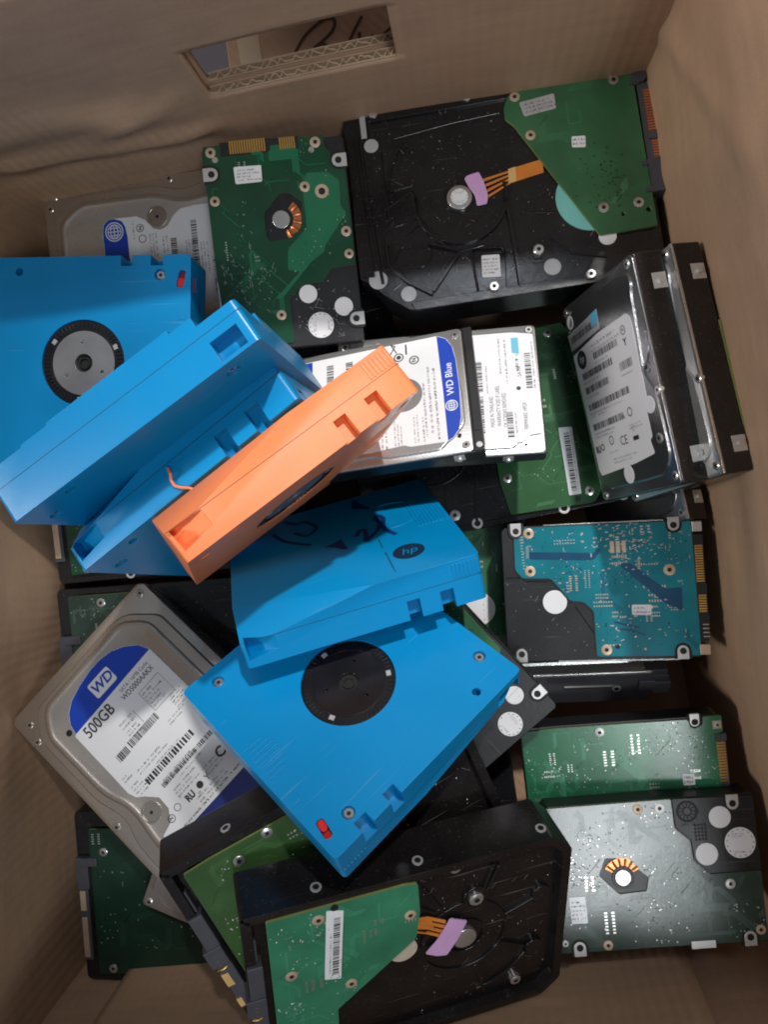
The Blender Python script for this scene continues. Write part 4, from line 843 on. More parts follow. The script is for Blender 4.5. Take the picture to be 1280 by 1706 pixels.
# ---- small drive under it, rebadged
r_ = thing('small_hard_drive', 'E', T, 'small silver drive with plain white label and blue chip mark, next to the standing drives', 'hard drive', G25)
casing(r_, T, 100, 69.8, 'black_satin', -1.7, 2); lid25(r_, T, 'bright_lid')
L_ = plate(r_, T, 'label', [(14, 31), (38, 30.6), (48.2, 28.8), (48.8, -20), (48.4, -25), (43, -25.5), (39.5, -29), (-30, -29), (-40, -24), (-40, 24), (-30, 31)], 0, 'white_label', soft=1); zz = .14
S_ = plate(r_, T, 'label', [(36.9, 27.8), (48.0, 27.8), (47.6, -2.3), (37.1, -2.6)], .14, 'white_label')
bm = BM(); prism(bm, [(37.3, 27.4), (40.8, 27.4), (40.8, 18), (37.3, 19)], .2, .31); part('colour_patch', bm, 'pale_blue', S_, T)
bm = BM(); rr = random.Random(23); z = .32; barcode(bm, 46.0, -1, 20, 3.0, 90, z, rr, 0, .3); fine_print(bm, 47.8, -1, 26, 1.7, 90, z, 1, rr, 0, 1); fine_print(bm, 40.8, 9, 10, 3, 90, z, 1, rr, 0, 1); text(bm, 'SATA', 40.2, 8.5, 1.9, 90, z, 0, .9); disc(bm, 39.2, -.6, 1.1, z - .01, z, 0, 20); part('printing', bm, ['ink'], S_, T)
bm = BM(); z = zz + .03
barcode(bm, 22.2, -1, 17, 3.2, 90, z, rr, 0, .3); barcode(bm, 22.0, -23, 20, 3.2, 90, z, rr, 0, .3); barcode(bm, 35.5, -26, 14, 3.0, 90, z, rr, 0, .3)
text(bm, 'FIRMWARE: HPG9', 41.5, -15.5, 2.0, 90, z, 0, .62); text(bm, 'WARRANTY VOID IF LABEL', 29.0, -9, 2.0, 90, z, 0, .62); text(bm, 'OR SCREWS REMOVED', 32.0, -11.5, 2.0, 90, z, 0, .62); text(bm, 'MADE IN THAILAND', 25.8, -12, 2.0, 90, z, 0, .62)
for x, y, w, h, n in ((35, 2, 25, 2, 1), (32, 8, 20, 1.8, 1), (25, -2, 20, 1.6, 1), (17.6, 2, 24, 2, 1), (17.6, -24, 20, 2, 1), (37.5, -24, 14, 1.6, 1)): fine_print(bm, x, y, w, h, 90, z, n, rr, 0, 1)
part('printing', bm, ['ink'], L_, T)
for x, y in ((46.5, 31.6), (40.5, -30.2), (-46, 31), (-46, -31)): screw(r_, T, x, y, 2.1, -.7, .5)
for x in (-30, 32): side_lugs(r_, T, -34.9, [x], -4.6, 5, 5)

# ---- large drive below them, board up
T = 26.1
r_ = thing('hard_drive', 'F', T, 'large black drive with green board and barcode strip below the white labelled drives', 'hard drive', G35)
casing(r_, T, 147, 101.6, 'black_paint', -2.4, 3, .6)
po = [(8, 50), (53, 50), (58, 40), (58, -40), (53.9, -45), (50.3, -49), (5.6, -46.8), (3.5, -28), (5, 10)]
board(r_, T, po, 'pcb_moss', 40, (), 34, 16, 9, gold=False)
small_label(r_, T, [(34.8, -42.9), (40.9, -43.2), (44.2, -8.0), (37.2, -7.2)], 0, 5, 2, 'white_label', code=True) if False else None
o = plate(r_, T, 'label', [(38.0, -42.9), (44.5, -43.3), (47.0, -6.9), (39.9, -5.9)], 0, 'white_label', soft=.6); bm = BM(); rr = random.Random(3); barcode(bm, 42.6, -41, 32, 2.8, 86, .17, rr, 0, .3); fine_print(bm, 44.0, -41, 32, 1.2, 86, .17, 1, rr, 0, 1); part('printing', bm, ['ink'], o, T)
for x, y in ((7.8, -27.0), (49.0, -42.6), (45.1, 46.0)): screw(r_, T, x, y, 2.4, .02, .4)
bm = BM(); disc(bm, 42.0, -45.5, 1.6, -.2, .05); part('test_pad', bm, 'dark_hole', r_, T)
for x, y in ((34.2, -49.0), (-13.0, -47.6), (66, -48)): boss_hole(r_, T, x, y, 3.0, -2.2)
bm = BM(); prism(bm, rect(-73, 73, -50.6, -47.4), -2.6, -1.9); strip(bm, [(-13, -46), (-8, -20), (-20, 5)], 1.6, -2.6, -1.4); strip(bm, [(-8, -20), (2, -42)], 1.3, -2.6, -1.5); ring(bm, -30, 0, 22, 23.2, -2.6, -1.4, 0, 60); strip(bm, [(-30, -48), (-26, -24)], 1.4, -2.6, -1.5)
part('casting_ribs', bm, 'black_paint', r_, T, bevel=.25)
screw(r_, T, -24, -41, 3.0, -1.2, .6, 'grey_sticker', z0=-2.6)

# ---- leaning pair against the right wall
T = 15
def leaning(key, label, lab=True):
    r_ = thing('small_hard_drive', key, T, label, 'hard drive', 'small drives leaning on the right wall')
    casing(r_, T, 100, 69.8, 'brown_black_paint', -1.6, 1.5)
    lid25(r_, T, 'dark_lid', -50, 50, poly=[(-43.5, 30.4), (-38.5, 31.6), (-34, 29.7), (-18, 28.2), (-1, 26.8), (3, 28.5), (7.7, 31.6), (22, 32.4), (36, 32.6), (41, 30), (44.5, 24), (45, 10), (45, -24), (40, -31), (10, -32), (-36, -32), (-44, -28), (-46, -20), (-46, 20)])
    for x, y in ((45.6, 31.6), (47.2, -30.4), (-46.6, 30.4), (-46.6, -31), (9.0, 33.0)): screw(r_, T, x, y, 2.0, -.8, .7)
    side_lugs(r_, T, 34.95, (-36.5, 38.2), -11.2, 6.8, 6.6)
    return r_
r_ = leaning('G1', 'tilted small drive with large white barcode label and black round logo, near the right wall')
screw(r_, T, 28.6, 27.6, 2.2, .1, .5); screw(r_, T, -2, 28.6, 2.6, -.6, .4, 'dark_lid')
bm = BM(); ring(bm, -20, 12, 10, 11, -.1, .06, 0, 50); ring(bm, -14, 20, 13, 14, -.9, .08, 0, 50, math.radians(-60), math.radians(100)); part('pressed_ring', bm, 'dark_lid', r_, T, bevel=.2)
L_ = plate(r_, T, 'label', [(-24.5, -31.4), (-27.7, -4), (-27.9, 22.3), (-26, 25), (-22, 25.6), (12.4, 24.6), (14, 22.4), (21.0, 22.4), (27, 22.4), (28, 20), (34.2, 21.6), (36.0, 4.2), (37.2, -28.6), (34, -30)], 0, 'white_label', soft=1.4)
bm = BM(); rr = random.Random(41); z = .18
ring(bm, -20.4, -23.6, 0.01, 4.6, z - .01, z, 0, 40); text(bm, 'hp', -20.6, -23.6, 3.6, 90, z + .01, 2, .9, .25)
for x, y, w in ((-17.2, -12.0, 24), (-10.6, -26.5, 30), (-3.4, -26.5, 24), (5.0, -26.5, 39), (15.0, -26.5, 30)):
    barcode(bm, x, y, w, 3.2, 90, z, rr, 0, .34); fine_print(bm, x + 2.6, y, w * .8, 1.6, 90, z, 1, rr, 1, 1)
barcode(bm, -5.6, 9, 12, 3.8, 90, z, rr, 0, .34); fine_print(bm, -2.8, 9, 12, 1.4, 90, z, 1, rr, 1, 1)
for x, y, w, h, n in ((-20.4, -14, 28, 4.6, 2), (-23.5, -8, 22, 1.6, 1), (9, -26, 16, 3.4, 2), (19.4, -26, 18, 3.6, 2), (33.8, -14, 22, 3.4, 2), (21, 6, 14, 3, 2), (28.5, -16, 12, 1.6, 1)): fine_print(bm, x, y, w, h, 90, z, n, rr, 1, 1)
text(bm, 'CE', 24.4, -1.0, 4.2, 90, z, 0, .95); ring(bm, 22.2, -12.2, 1.7, 2.2, z - .01, z, 0, 28); text(bm, 'c', 22.2, -12.2, 1.8, 90, z, 0); ring(bm, 13, 9.0, 1.6, 2.1, z - .01, z, 0, 28); ring(bm, -22.0, 17.6, 1.7, 2.1, z - .01, z, 0, 28); text(bm, 'N', -22, 17.6, 1.7, 90, z, 0, bold=.02)
text(bm, 'RU', 24.6, -26.2, 3.2, 90, z, 0, .8, bold=.05); ring(bm, 24.0, -21.6, 1.1, 1.7, z - .01, z, 0, 24); quad(bm, 24, 26, 7.2, 12, z, 0); ring(bm, 20.4, 9, 1.4, 1.7, z - .01, z, 0, 3); text(bm, 'Y', -16.6, 17.4, 3.2, 90, z, 0, bold=.03); text(bm, 'A', 14, 3, 3, 90, z, 1)
part('printing', bm, ['ink', 'grey_ink', 'white_label'], L_, T)
S_ = plate(r_, T, 'label', [(-35.1, -32.4), (-38.2, -0.5), (-29, -1.1), (-27.1, -32.0)], .02, 'grey_sticker'); bm = BM(); prism(bm, [(-37.6, -7.5), (-38.0, -1), (-32, -1.4), (-31.6, -7.8)], .1, .2); part('colour_patch', bm, 'pale_blue', S_, T)
bm = BM(); barcode(bm, -30.2, -30, 27, 3.4, 92, .19, rr, 0, .3); fine_print(bm, -34.0, -26, 16, 1.6, 92, .19, 1, rr, 0, 1); part('printing', bm, ['ink'], S_, T)
sticker(r_, T, 39.9, -3.2, 4.4, -.05); sticker(r_, T, -40.7, -27.7, 3.4, -.1); sticker(r_, T, 13.5, 25.6, 3.8, -.02)
r_ = leaning('G2', 'tilted small drive with bright steel rim squeezed between the other one and the right wall')
for o in [c for c in r_.children if c.name.startswith('lid')]: o.data.materials[0] = MATS['bright_lid']
bm = BM(); bx(bm, -14.5, 31.5, 34.9, 35.3, -16.2, -15.0); part('circuit_board', bm, 'pcb_edge', r_, T)
bm = BM(); bx(bm, -49.5, 49.5, 33.2, 34.9, -1.9, -.75); part('lid_rim', bm, 'steel_lid', r_, T, bevel=.2)
r_ = leaning('H', 'small drive wedged below the tilted pair, just a steel edge showing')
bm = BM(); bx(bm, -49.5, 49.5, 33.2, 34.9, -1.9, -.75); part('lid_rim', bm, 'bright_lid', r_, T, bevel=.2)

# ---- small drive with blue green board
T = 9.5
r_ = thing('small_hard_drive', 'I', T, 'small drive with bright blue green board and gold speckles', 'hard drive', G25)
casing(r_, T, 97, 69.8, 'black_satin', -.9, 3, ends=(-49.8, 44))
po = [(-43.0, 34.6), (31.0, 34.0), (45.0, 34.0), (45.6, 0), (46.0, -33.4), (-4.6, -32.9), (-4.8, -9.8), (-9.7, -4.9), (-16.2, -4.2), (-25.5, 7.7), (-39.8, 8.3), (-43.4, 12.8)]
t1 = [(-36.2, 21.8), (-3.1, 19.9), (-1.6, 22.2), (0.3, 21.6), (-3.3, 16.0), (-35.9, 17.9)]; t2 = [(9.0, 13.0), (11, 14.4), (14.6, 13.8), (30.7, 0.3), (38.8, 0.9), (38.5, -11.3), (30.6, -7.2), (10.8, 11.1)]
t3 = [(4.6, -15.0), (17.2, -18.4), (17.2, -19.4), (4.6, -16.2)]; t4 = [(5.6, -18.8), (14, -19.6), (20, -22.4), (20, -23.2), (14, -20.6), (5.6, -19.6)]
board(r_, T, po, 'pcb_teal', 52, (), 4, 15, 38, zones=[t1, t2, t3, t4], soft=1.6)
bm = BM(); outl = [(x, y) for x, y in po]; prism(bm, inset(soften(ccw(po), 1.6), -.7), -1.5, -.35); part('board_gasket', bm, 'black_plastic', r_, T)
bm = BM(); rr = random.Random(77)
for k in range(230):
    x, y = (rr.gauss(12, 11), rr.gauss(26, 6)) if k < 120 else (rr.uniform(-40, 44), rr.uniform(-31, 33))
    if inside((x, y), po) and inside((x + 1.5, y - 1.5), po): rq(bm, x, y, rr.choice((0, 90, 20)), 0, rr.uniform(.4, 2.0), 0, rr.uniform(.25, .55), .06 + k * .0003, rr.choice((0, 0, 1)))
for a in range(3): quad(bm, 5 + a * 2.9, 7 + a * 2.9, 19.5, 25.5, .14, 0)
for k in range(13): rq(bm, -40.6 + .1 * k, 31 - k * 1.5, 0, 0, 1.2, 0, .5, .14, 1); rq(bm, -37.4, 24 - k * .7, 20, 0, 1.6, 0, .35, .14, 1) if k < 9 else None
part('solder_pads', bm, ['tan_pad', 'solder'], r_, T)
for x, y, q in ((-35.6, 31.4, 2.7), (-35.8, 11.8, 2.7), (33.3, 9.8, 2.9), (0.3, -29.6, 2.7)): screw(r_, T, x, y, q, .02, .3, 'tan_pad')
bm = BM(); disc(bm, 5.8, -28.2, 1.2, -.1, .06, 0, 16); part('test_pad', bm, 'dark_hole', r_, T)
for x, y, q, m in ((48.0, -30.6, 2.6, 'tan_pad'), (47.6, 31.0, 2.6, 'lug_metal')): bm = BM(); bx(bm, 45.4, x + q, y - q, y + q, -1.5, .1); part('end_tab', bm, m, r_, T, bevel=.4)
small_label(r_, T, [(13.9, -7.1), (23.6, -7.4), (23.2, -12.6), (13.8, -12.4)], .02, 4, 2)
sticker(r_, T, -24.1, -4.6, 6.1, -.85)
for x, y, a in ((-42.1, 32.8, 90), (36.6, 32.2, 90), (-42.4, -30.9, -90), (37.4, -31.0, -90)): lug(r_, T, x, y, a, .14, 5.6)
bm = BM(); bx(bm, 44.6, 50.3, -26.5, 27, -3, -.15, 0); bx(bm, 46, 50.6, -2.8, 2.6, -3, .25, 0); bx(bm, 46, 51, -17.4, -12.5, -3, .3, 0); gold_pins(bm, 46, 2.9, 21.8, 15, .7, 3.8, 0); gold_pins(bm, 46.4, -12.2, -3.1, 7, .7, 3.8, 0)
for k in range(4): bx(bm, 47.6, 50.6, -24.4 + k * 2, -23.9 + k * 2, -.2, .2, 2)
part('connector', bm, ['black_plastic', 'gold', 'solder'], r_, T, bevel=.1)
bm = BM(); bx(bm, -28, 32, 34.7, 35.5, -7, -.4); part('side_rail', bm, 'bright_lid', r_, T, bevel=.2); bm = BM(); bx(bm, -24, 36, -35.5, -34.7, -7, -.4); part('side_rail', bm, 'bright_lid', r_, T, bevel=.2)
add_glints(r_, T, -48, -6, -33, 6, -.9, 40, 9); bm = BM(); strip(bm, [(-49, 8.6), (-41, 8.6), (-38, 6.6), (-27, 6)], .5, -.95, -.7); strip(bm, [(-14, -7), (-6, -20), (-5, -22)], .6, -.95, -.7); part('casing_step', bm, 'black_paint', r_, T)

# ---- standing drive below it
T = 26.1
r_ = thing('hard_drive', 'J', T, 'dark drive tipped on its long side with grey flank, under the blue green board drive', 'hard drive', G35)
casing(r_, T, 138, 101.6, 'grey_plastic', -3, 3, .8, ends=(-73.5, 66))
bm = BM(); b0 = rounded(-73, 66, -50.7, 50.6, 4); loft(bm, [(b0, -3.2), (b0, -2), (inset(b0, .6), -1.6)], 0); b1 = rounded(-66, 60, -44, 44, 8); loft(bm, [(b1, -1.7), (inset(b1, 1.2), -.3)], 0); part('lid', bm, 'bright_lid', r_, T, bevel=.3)
bm = BM(); bx(bm, 64, 73, -50, -20, -20, -6); bx(bm, 57, 66, -52.2, -40, -16, -8); bx(bm, 65, 74, -52.4, -42, -18, -9); bx(bm, 60, 72, -50, -44, -6, -1.5); part('connector', bm, 'grey_plastic', r_, T, bevel=.5)
bm = BM(); tube(bm, [(46, -50.5, -14.5), (46, -51.3, -14.5)], 2.4, 0, 20); tube(bm, [(46, -51.2, -14.5), (46, -51.35, -14.5)], 1.3, 1, 16); part('screw_hole', bm, ['lug_metal', 'dark_hole'], r_, T)
bm = BM(); bx(bm, 18, 44, -51.3, -50.7, -12.2, -11.6); part('side_seam', bm, 'lug_metal', r_, T)

# ---- small green board drive with gold contacts
T = 15
r_ = thing('small_hard_drive', 'K', T, 'small drive with clean bright green board and gold contacts, half below the pale board drive', 'hard drive', G25)
casing(r_, T, 99, 69.8, 'black_satin', -1.0, 2, ends=(-49.8, 48.6))
po = [(-49, 33.0), (-30, 33.9), (33.4, 33.6), (34.2, 29.6), (36.5, 28.8), (40.2, 30.6), (40.6, 34.6), (49.5, 34.6), (49.5, 26.5), (46.5, 25.5), (46.5, -20), (49, -30), (40, -34), (-49, -34)]
board(r_, T, po, 'pcb_bright', 61, (), 60, 60, 14, gold=False)
screw(r_, T, -9.9, 30.4, 2.4, .02, .4, 'lug_metal'); lug(r_, T, 36.6, 32.2, 90, .05, 4.6); bm = BM(); bx(bm, 44.9, 49.2, 28, 32.2, -.2, .1); part('end_tab', bm, 'tan_pad', r_, T, bevel=.2); screw(r_, T, 47.2, 30.0, 1.6, .05, .3, 'lug_metal')
o = small_label(r_, T, [(28.2, 6.6), (34.0, 6.2), (33.9, 0.4), (28.2, 0.6)], .02, 3, 2)
bm = BM(); bx(bm, 45.4, 50.4, -19, 25.5, -3, -.1, 0); bx(bm, 45.4, 50.8, 22.2, 25.6, -3, .5, 0); gold_pins(bm, 46, 1, 21.6, 14, .7, 4, 0.05); gold_pins(bm, 46, -14, -2, 8, .7, 4, 0.05); part('connector', bm, ['grey_plastic', 'gold'], r_, T)

# ---- pale reflective board drive at the lower right
r_ = thing('small_hard_drive', 'L', T, 'small drive with shiny grey green board and three white discs, in the near right corner', 'hard drive', G25)
casing(r_, T, 100, 70, 'black_satin', -.75, 2)
pl = [(11.3, 34.7), (49.8, 33.9), (50.0, -1.1), (26.6, -1.4), (19.0, 5.5), (18.5, 14.9), (11.8, 21.2)]
po = [(-49.6, 34.4), (10.7, 34.6), (11.0, 20.8), (17.8, 14.4), (18.2, 5.2), (26.2, -2.2), (49.8, -2.0), (49.6, -34.5), (-49.6, -34.5)]
mot = [(-23.5, 9.1), (-12.7, 8.3), (-5.7, 0.4), (-3.4, -1.2), (-5.1, -7.9), (-18.4, -8.5), (-27.3, 1.0)]
board(r_, T, po, 'pcb_slate', 71, [soften(mot, 1)], 70, 34, 4, zones=[[(-15.3, 31.2), (-13.6, 31.4), (3, 18), (4, 14.6), (2, 15.2), (-16, 29)], [(5, 13), (8.4, 12.6), (9, 9), (26, -7), (25, -14), (23.6, -14), (23.4, -8), (6.5, 8)]], gold=False)
plate(r_, T, 'end_plate', pl, -.7, 'black_satin', h=.75, soft=.8, bev=.2)
for k, (x, y, q) in enumerate(((33.1, 24.6, 5.2), (25.1, 7.6, 5.3), (41.4, 11.9, 7.3))): sticker(r_, T, x, y, q, .1, 'white_label', k == 2, 9)
bm = BM(); quad(bm, 33.5, 49.0, 3.4, 20.2, .1, 0); quad(bm, 27, 49, 20.3, 20.5, .105, 0)
part('plate_step', bm, 'print_dark', r_, T)
bm = BM(); rr = random.Random(4); ring(bm, 17.9, 28.4, 4.0, 5.2, .04, .09, 0, 40); ring(bm, 17.9, 28.4, 1.6, 2.4, .04, .09, 0, 30)
for k in range(12): rq(bm, 17.9, 28.4, k * 30, 2.6, 3.8, -.35, .35, .09, 0)
for k in range(4):
    for j in range(5): quad(bm, 20.4 + k * 1.6, 21.5 + k * 1.6, 14.2 + j * 1.7, 15.4 + j * 1.7, .09, 0)
text(bm, 'SAS 10', 17.8, 22.4, 1.6, 0, .09, 0); fine_print(bm, 38.5, .6, 6, 2.4, 0, .09, 2, rr, 0); fine_print(bm, 24, 27, 5, 3.4, 90, .09, 2, rr, 0)
part('stamped_emblem', bm, 'dark_hole', r_, T)
for x, y, a in ((39.8, 30.6, 90), (-39.7, -32.4, -90), (41.4, -32.6, -90)): lug(r_, T, x, y, a, .08, 5.8)
bm = BM(); disc(bm, -15.7, -.8, 3.9, -1, .25, 0, 32); ring(bm, -15.7, -.8, 4.1, 5.3, -1, -.1, 1); part('spindle_hub', bm, ['hub_steel', 'black_plastic'], r_, T, bevel=.25)
bm = BM(); ring(bm, -15.7, -.8, 5.6, 9.4, -.8, -.1, 0, 24, math.radians(25), math.radians(150))
for k in range(6): a = math.radians(35 + k * 21); tube(bm, [(-15.7 + 5.8 * math.cos(a), -.8 + 5.8 * math.sin(a), -.1), (-15.7 + 9 * math.cos(a), -.8 + 9 * math.sin(a), -.05)], .6)
part('motor_coil', bm, 'copper', r_, T)
for x, y, q, m in ((-5.4, 31.1, 2.4, 'tan_pad'), (5.0, 30.8, 2.3, 'white_label'), (34.7, -7.1, 2.4, 'lug_metal'), (-26.1, -32.0, 2.3, 'tan_pad'), (46.6, -29.4, 2.3, 'tan_pad'), (-46.4, -29.9, 1.6, 'lug_metal')): screw(r_, T, x, y, q, .02, .35, m)
small_label(r_, T, [(-42.7, -8.2), (-34.8, -8.2), (-34.6, -21.0), (-42.4, -21.0)], .02, 14, 5, 'grey_sticker')
bm = BM(); bx(bm, 12.6, 25.6, -34.8, -32.6, -.4, .06, 1); bx(bm, 13.4, 24.8, -36.4, -32.9, -.9, .1, 0); part('test_connector', bm, ['lug_metal', 'dark_hole'], r_, T)

# ---- two large black drives in front
T = 26.1
def front_drive(key, label, seed, po, mask):
    r_ = thing('hard_drive', key, T, label, 'hard drive', G35)
    bm = BM(); out = [(-73.4, 50.8), (64, 50.8), (73.4, 42), (73.4, -42), (64, -50.8), (-73.4, -50.8)]; prism(bm, soften(out, 2), -26, -5.5); part('casing', bm, 'brown_black_paint', r_, T, bevel=.9, seg=3)
    bm = BM(); ins = inset(soften(out, 2), 4.2); o2 = ccw(soften(out, 2)); n = len(o2)
    A = [bm.verts.new((*p, -6)) for p in o2]; B = [bm.verts.new((*p, -1.2)) for p in o2]; C_ = [bm.verts.new((*p, -1.2)) for p in ins]; D_ = [bm.verts.new((*p, -6)) for p in inset(o2, 5.4)]
    for i in range(n):
        j = (i + 1) % n
        for P_, Q_ in ((A, B), (B, C_), (C_, D_)): bm.faces.new((P_[i], P_[j], Q_[j], Q_[i]))
    part('rim', bm, 'brown_black_paint', r_, T, bevel=.5, seg=3)
    board(r_, T, po, mask, seed, (), 30, 14, 10, gold=False, z=0)
    bm = BM(); bx(bm, -73.0, -66.5, -30, 24, -8, .4); bx(bm, -75, -66.5, -4, 6, -9, 1.2); bx(bm, -73.0, -68, 24, 36, -8, -2.5); part('connector', bm, 'grey_plastic', r_, T, bevel=.5)
    bm = BM()
    for k in range(4): tube(bm, [(-69, 2 - k * 2.6, .3), (-71, 2 - k * 2.6, .9), (-73.4, 2 - k * 2.6, .3)], .35)
    part('contact_pins', bm, 'gold', r_, T)
    add_glints(r_, T, -1, 68, -46, 46, -5.5, 90, seed); add_glints(r_, T, -72, 72, -50.5, 50.5, -1.18, 0, seed + 1)
    for x in (-41.4, 2.7, 60.5):
        bm = BM(); tube(bm, [(x, 50.6, -7.4), (x, 51.2, -7.4)], 2.4, 0, 22); tube(bm, [(x, 51.1, -7.4), (x, 51.25, -7.4)], 1.4, 1, 16); part('screw_hole', bm, ['lug_metal', 'dark_hole'], r_, T)
    return r_
po = [(-63.5, 47), (-36, 47.2), (-5, 47.2), (.3, 46.2), (1.2, 30), (-0.6, 14.5), (-36.8, -15.4), (-37.2, -47), (-63.5, -47)]
r_ = front_drive('M', 'large black drive with green board, yellow ribbon and lilac tape, nearest front wall', 81, po, 'pcb_sea')
o = plate(r_, T, 'label', [(-39.0, 45.0), (-31.9, 42.8), (-34.6, 3.5), (-41.7, 5.5)], 0, 'white_label', soft=.5); bm = BM(); rr = random.Random(6); barcode(bm, -35.6, 7, 33, 2.8, 86, .17, rr, 0, .34); fine_print(bm, -33.6, 7, 30, 1.2, 86, .17, 1, rr, 0, 1); fine_print(bm, -38.6, 8, 30, 1.6, 86, .17, 1, rr, 0, 1); part('printing', bm, ['ink'], o, T)
for x, y in ((-42.5, 41.2), (-3.2, 29.5), (-55.4, 13.4), (-30.3, -1.5)): screw(r_, T, x, y, 2.6, .02, .4, 'tan_pad')
bm = BM(); disc(bm, -35.6, 45.6, 1.7, -.2, .18, 0, 20); part('test_pad', bm, 'dark_hole', r_, T)
for x, y in ((-28.4, 46.6), (18.4, 45.6), (50.6, -37.5)): screw(r_, T, x, y, 2.7, -3.6, 1.0, z0=-6)
bm = BM(); ring(bm, 23.9, .6, 20, 21, -5.6, -4.6, 0, 60); ring(bm, 23.9, .6, 9, 10, -5.6, -4.4, 0, 40); ring(bm, 23.9, .6, 38, 39.4, -5.6, -4.2, 0, 60, math.radians(-80), math.radians(-35))
for a in (68, 72, 118, 20, -30, -75, 150): p0 = xf(23.9, .6, a, 21, 0); p1 = xf(23.9, .6, a, 42, 0); strip(bm, [p0, p1], 1.3, -5.7, -3.8)
for a in (22, -28): p0 = xf(23.9, .6, a, 40, 0); disc(bm, p0[0], p0[1], 4.4, -5.7, -3.2, 0)
strip(bm, [(2, 47), (3, 26), (10, 20)], 1.2, -5.7, -4.2); disc(bm, 28.7, 23.7, 6.0, -5.7, -4.0, 0)
part('casting_ribs', bm, 'brown_black_paint', r_, T, bevel=.35, seg=3)
screw(r_, T, 28.7, 23.7, 3.4, -3.6, 1.2, z0=-5)
bm = BM(); loft(bm, [(circ(23.9, .6, 5.6, 40), -5.5), (circ(23.9, .6, 5.6, 40), -3.4), (circ(23.9, .6, 4.6, 40), -3.0)], 0); part('spindle_hub', bm, 'screw_metal', r_, T, bevel=.25)
bm = BM(); disc(bm, -6.2, 7.1, 6.6, -5.6, -1.6, 0, 40); part('foam_disc', bm, 'beige_pad', r_, T)
bm = BM()
for k in range(4): prism(bm, [(-1, 21.5 - k * 2.2), (-1.1, 20.0 - k * 2.2), (6, 18.6 - k * 3), (14.5, 13.0 - k * 3.2), (14.6, 15 - k * 3.2), (6, 20.3 - k * 3)], -4.4, -3.8)
prism(bm, [(1, 19), (2, 14), (9, 12), (8, 18)], -4.6, -4.1); part('ribbon_cable', bm, 'flex_orange', r_, T, bevel=.1)
plate(r_, T, 'adhesive_tape', [(16.2, 16.6), (24.5, 12.4), (20.5, 3), (14.9, -5.8), (10, -4.5), (4.6, -1.0), (10, 5), (13.5, 11)], -3.3, 'violet_tape', h=.5, soft=1)
po = [(-64.5, 45.2), (-52.0, 46), (-1, 46), (-1, 30), (-30, -30), (-63.8, -40)]
r_ = front_drive('N', 'large black drive with olive green board tucked behind the nearest one', 83, po, 'pcb_olive')
for x, y in ((-41.7, 38.2), (-25.9, 43.6)): screw(r_, T, x, y, 2.6, .02, .5)
bm = BM(); prism(bm, [(-73.4, -8.5), (-70.2, -9), (-70.0, -16.4), (-73.4, -16.0)], -4, .5); prism(bm, [(-73.4, -24), (-71, -24), (-71, -29), (-73.4, -29)], -4, .5); part('brass_contact', bm, 'flex_yellow', r_, T, bevel=.2)

# ---- lower layer
def low_drive(key, label, po, mask, seed, con=True, extra=()):
    r_ = thing('hard_drive', key, T, label, 'hard drive', 'large drives in the lower layer')
    casing(r_, T, 147, 101.6, 'black_paint', -2.4, 3, .7)
    if po: board(r_, T, po, mask, seed, (), 22, 12, 8, gold=False)
    if con: bm = BM(); bx(bm, -73.5, -66, 5, 24, -6, .4); bx(bm, -73.5, -67.5, -38, 6, -6, -.6); bx(bm, -70, -60, 19, 24, -2, 1.0); bx(bm, -72.5, -69, -36, -12, -1, .2, 1); bx(bm, -72.5, -69, -8, 4, -1, .2, 1); part('connector', bm, ['grey_plastic', 'tan_pad'], r_, T, bevel=.4)
    for x, y in extra: screw(r_, T, x, y, 2.5, .05, .5)
    bm = BM(); ring(bm, 20, 0, 22, 23.2, -2.5, -1.4, 0, 60); ring(bm, 20, 0, 8, 9, -2.5, -1.5, 0, 40)
    for a in (60, 120, 200, 250, 300, 350): strip(bm, [xf(20, 0, a, 23, 0), xf(20, 0, a, 46, 0)], 1.4, -2.5, -1.5)
    add_glints(r_, T, -10, 70, -46, 46, -2.4, 70, seed, [po] if po else [])
    for s in (-1, 1): prism(bm, rect(-60, 73, s * 47.4, s * 50.4), -2.5, -1.6)
    part('casting_ribs', bm, 'black_paint', r_, T, bevel=.3)
    for x in (-30, 14, 56): boss_hole(r_, T, x, -48, 2.8, -1.9)
    return r_
low_drive('P1', 'large drive with dark green board deep in the near left corner', [(-64, 40.8), (30, 40.8), (30, -20), (-10, -46), (-64, -46)], 'pcb_deep', 91, True, ((-55.6, 27.4), (-55.3, -42.5), (-28.3, -44)))
low_drive('Q1', 'large drive with green board strip, deep under the blue cartridges by the left wall', [(-64.5, 30), (10, 30), (-20, -44), (-64, -46)], 'pcb_forest', 92, True, ((-54.5, -43.0), (-32.6, -42)))
low_drive('Q2', 'large drive with grey green board, deep between the left wall and the 500GB drive', [(-65.5, 46.6), (-28, 46.6), (-20, 20), (-36, -40), (-65.5, -46)], 'pcb_slate', 93, True, ((-45.9, 42.0),))
r_ = low_drive('S', 'large drive mostly hidden, green board strip beside the blue green board drive', [(30, 47), (64, 47), (64, -40), (34, -47)], 'pcb_green', 94, False)
bm = BM(); disc(bm, 44.8, -4.5, 9.5, -.1, .16, 0, 40); part('round_sticker', bm, 'white_label', r_, T)
low_drive('U', 'bare black drive at the bottom, in shade behind the nearest black drive', None, '', 95, False)
r_ = low_drive('V', 'black filler drive added at the bottom, behind the small drive with blue banded label', None, '', 96, False)  # dark filler, added so the gap above it reads black
T = 9.5
r_ = thing('small_hard_drive', 'P2', T, 'small bright silver drive, one corner sticking out under the 500GB drive', 'hard drive', G25)
casing(r_, T, 100, 69.8, 'bright_lid', -1.7, 2); lid25(r_, T, 'bright_lid')
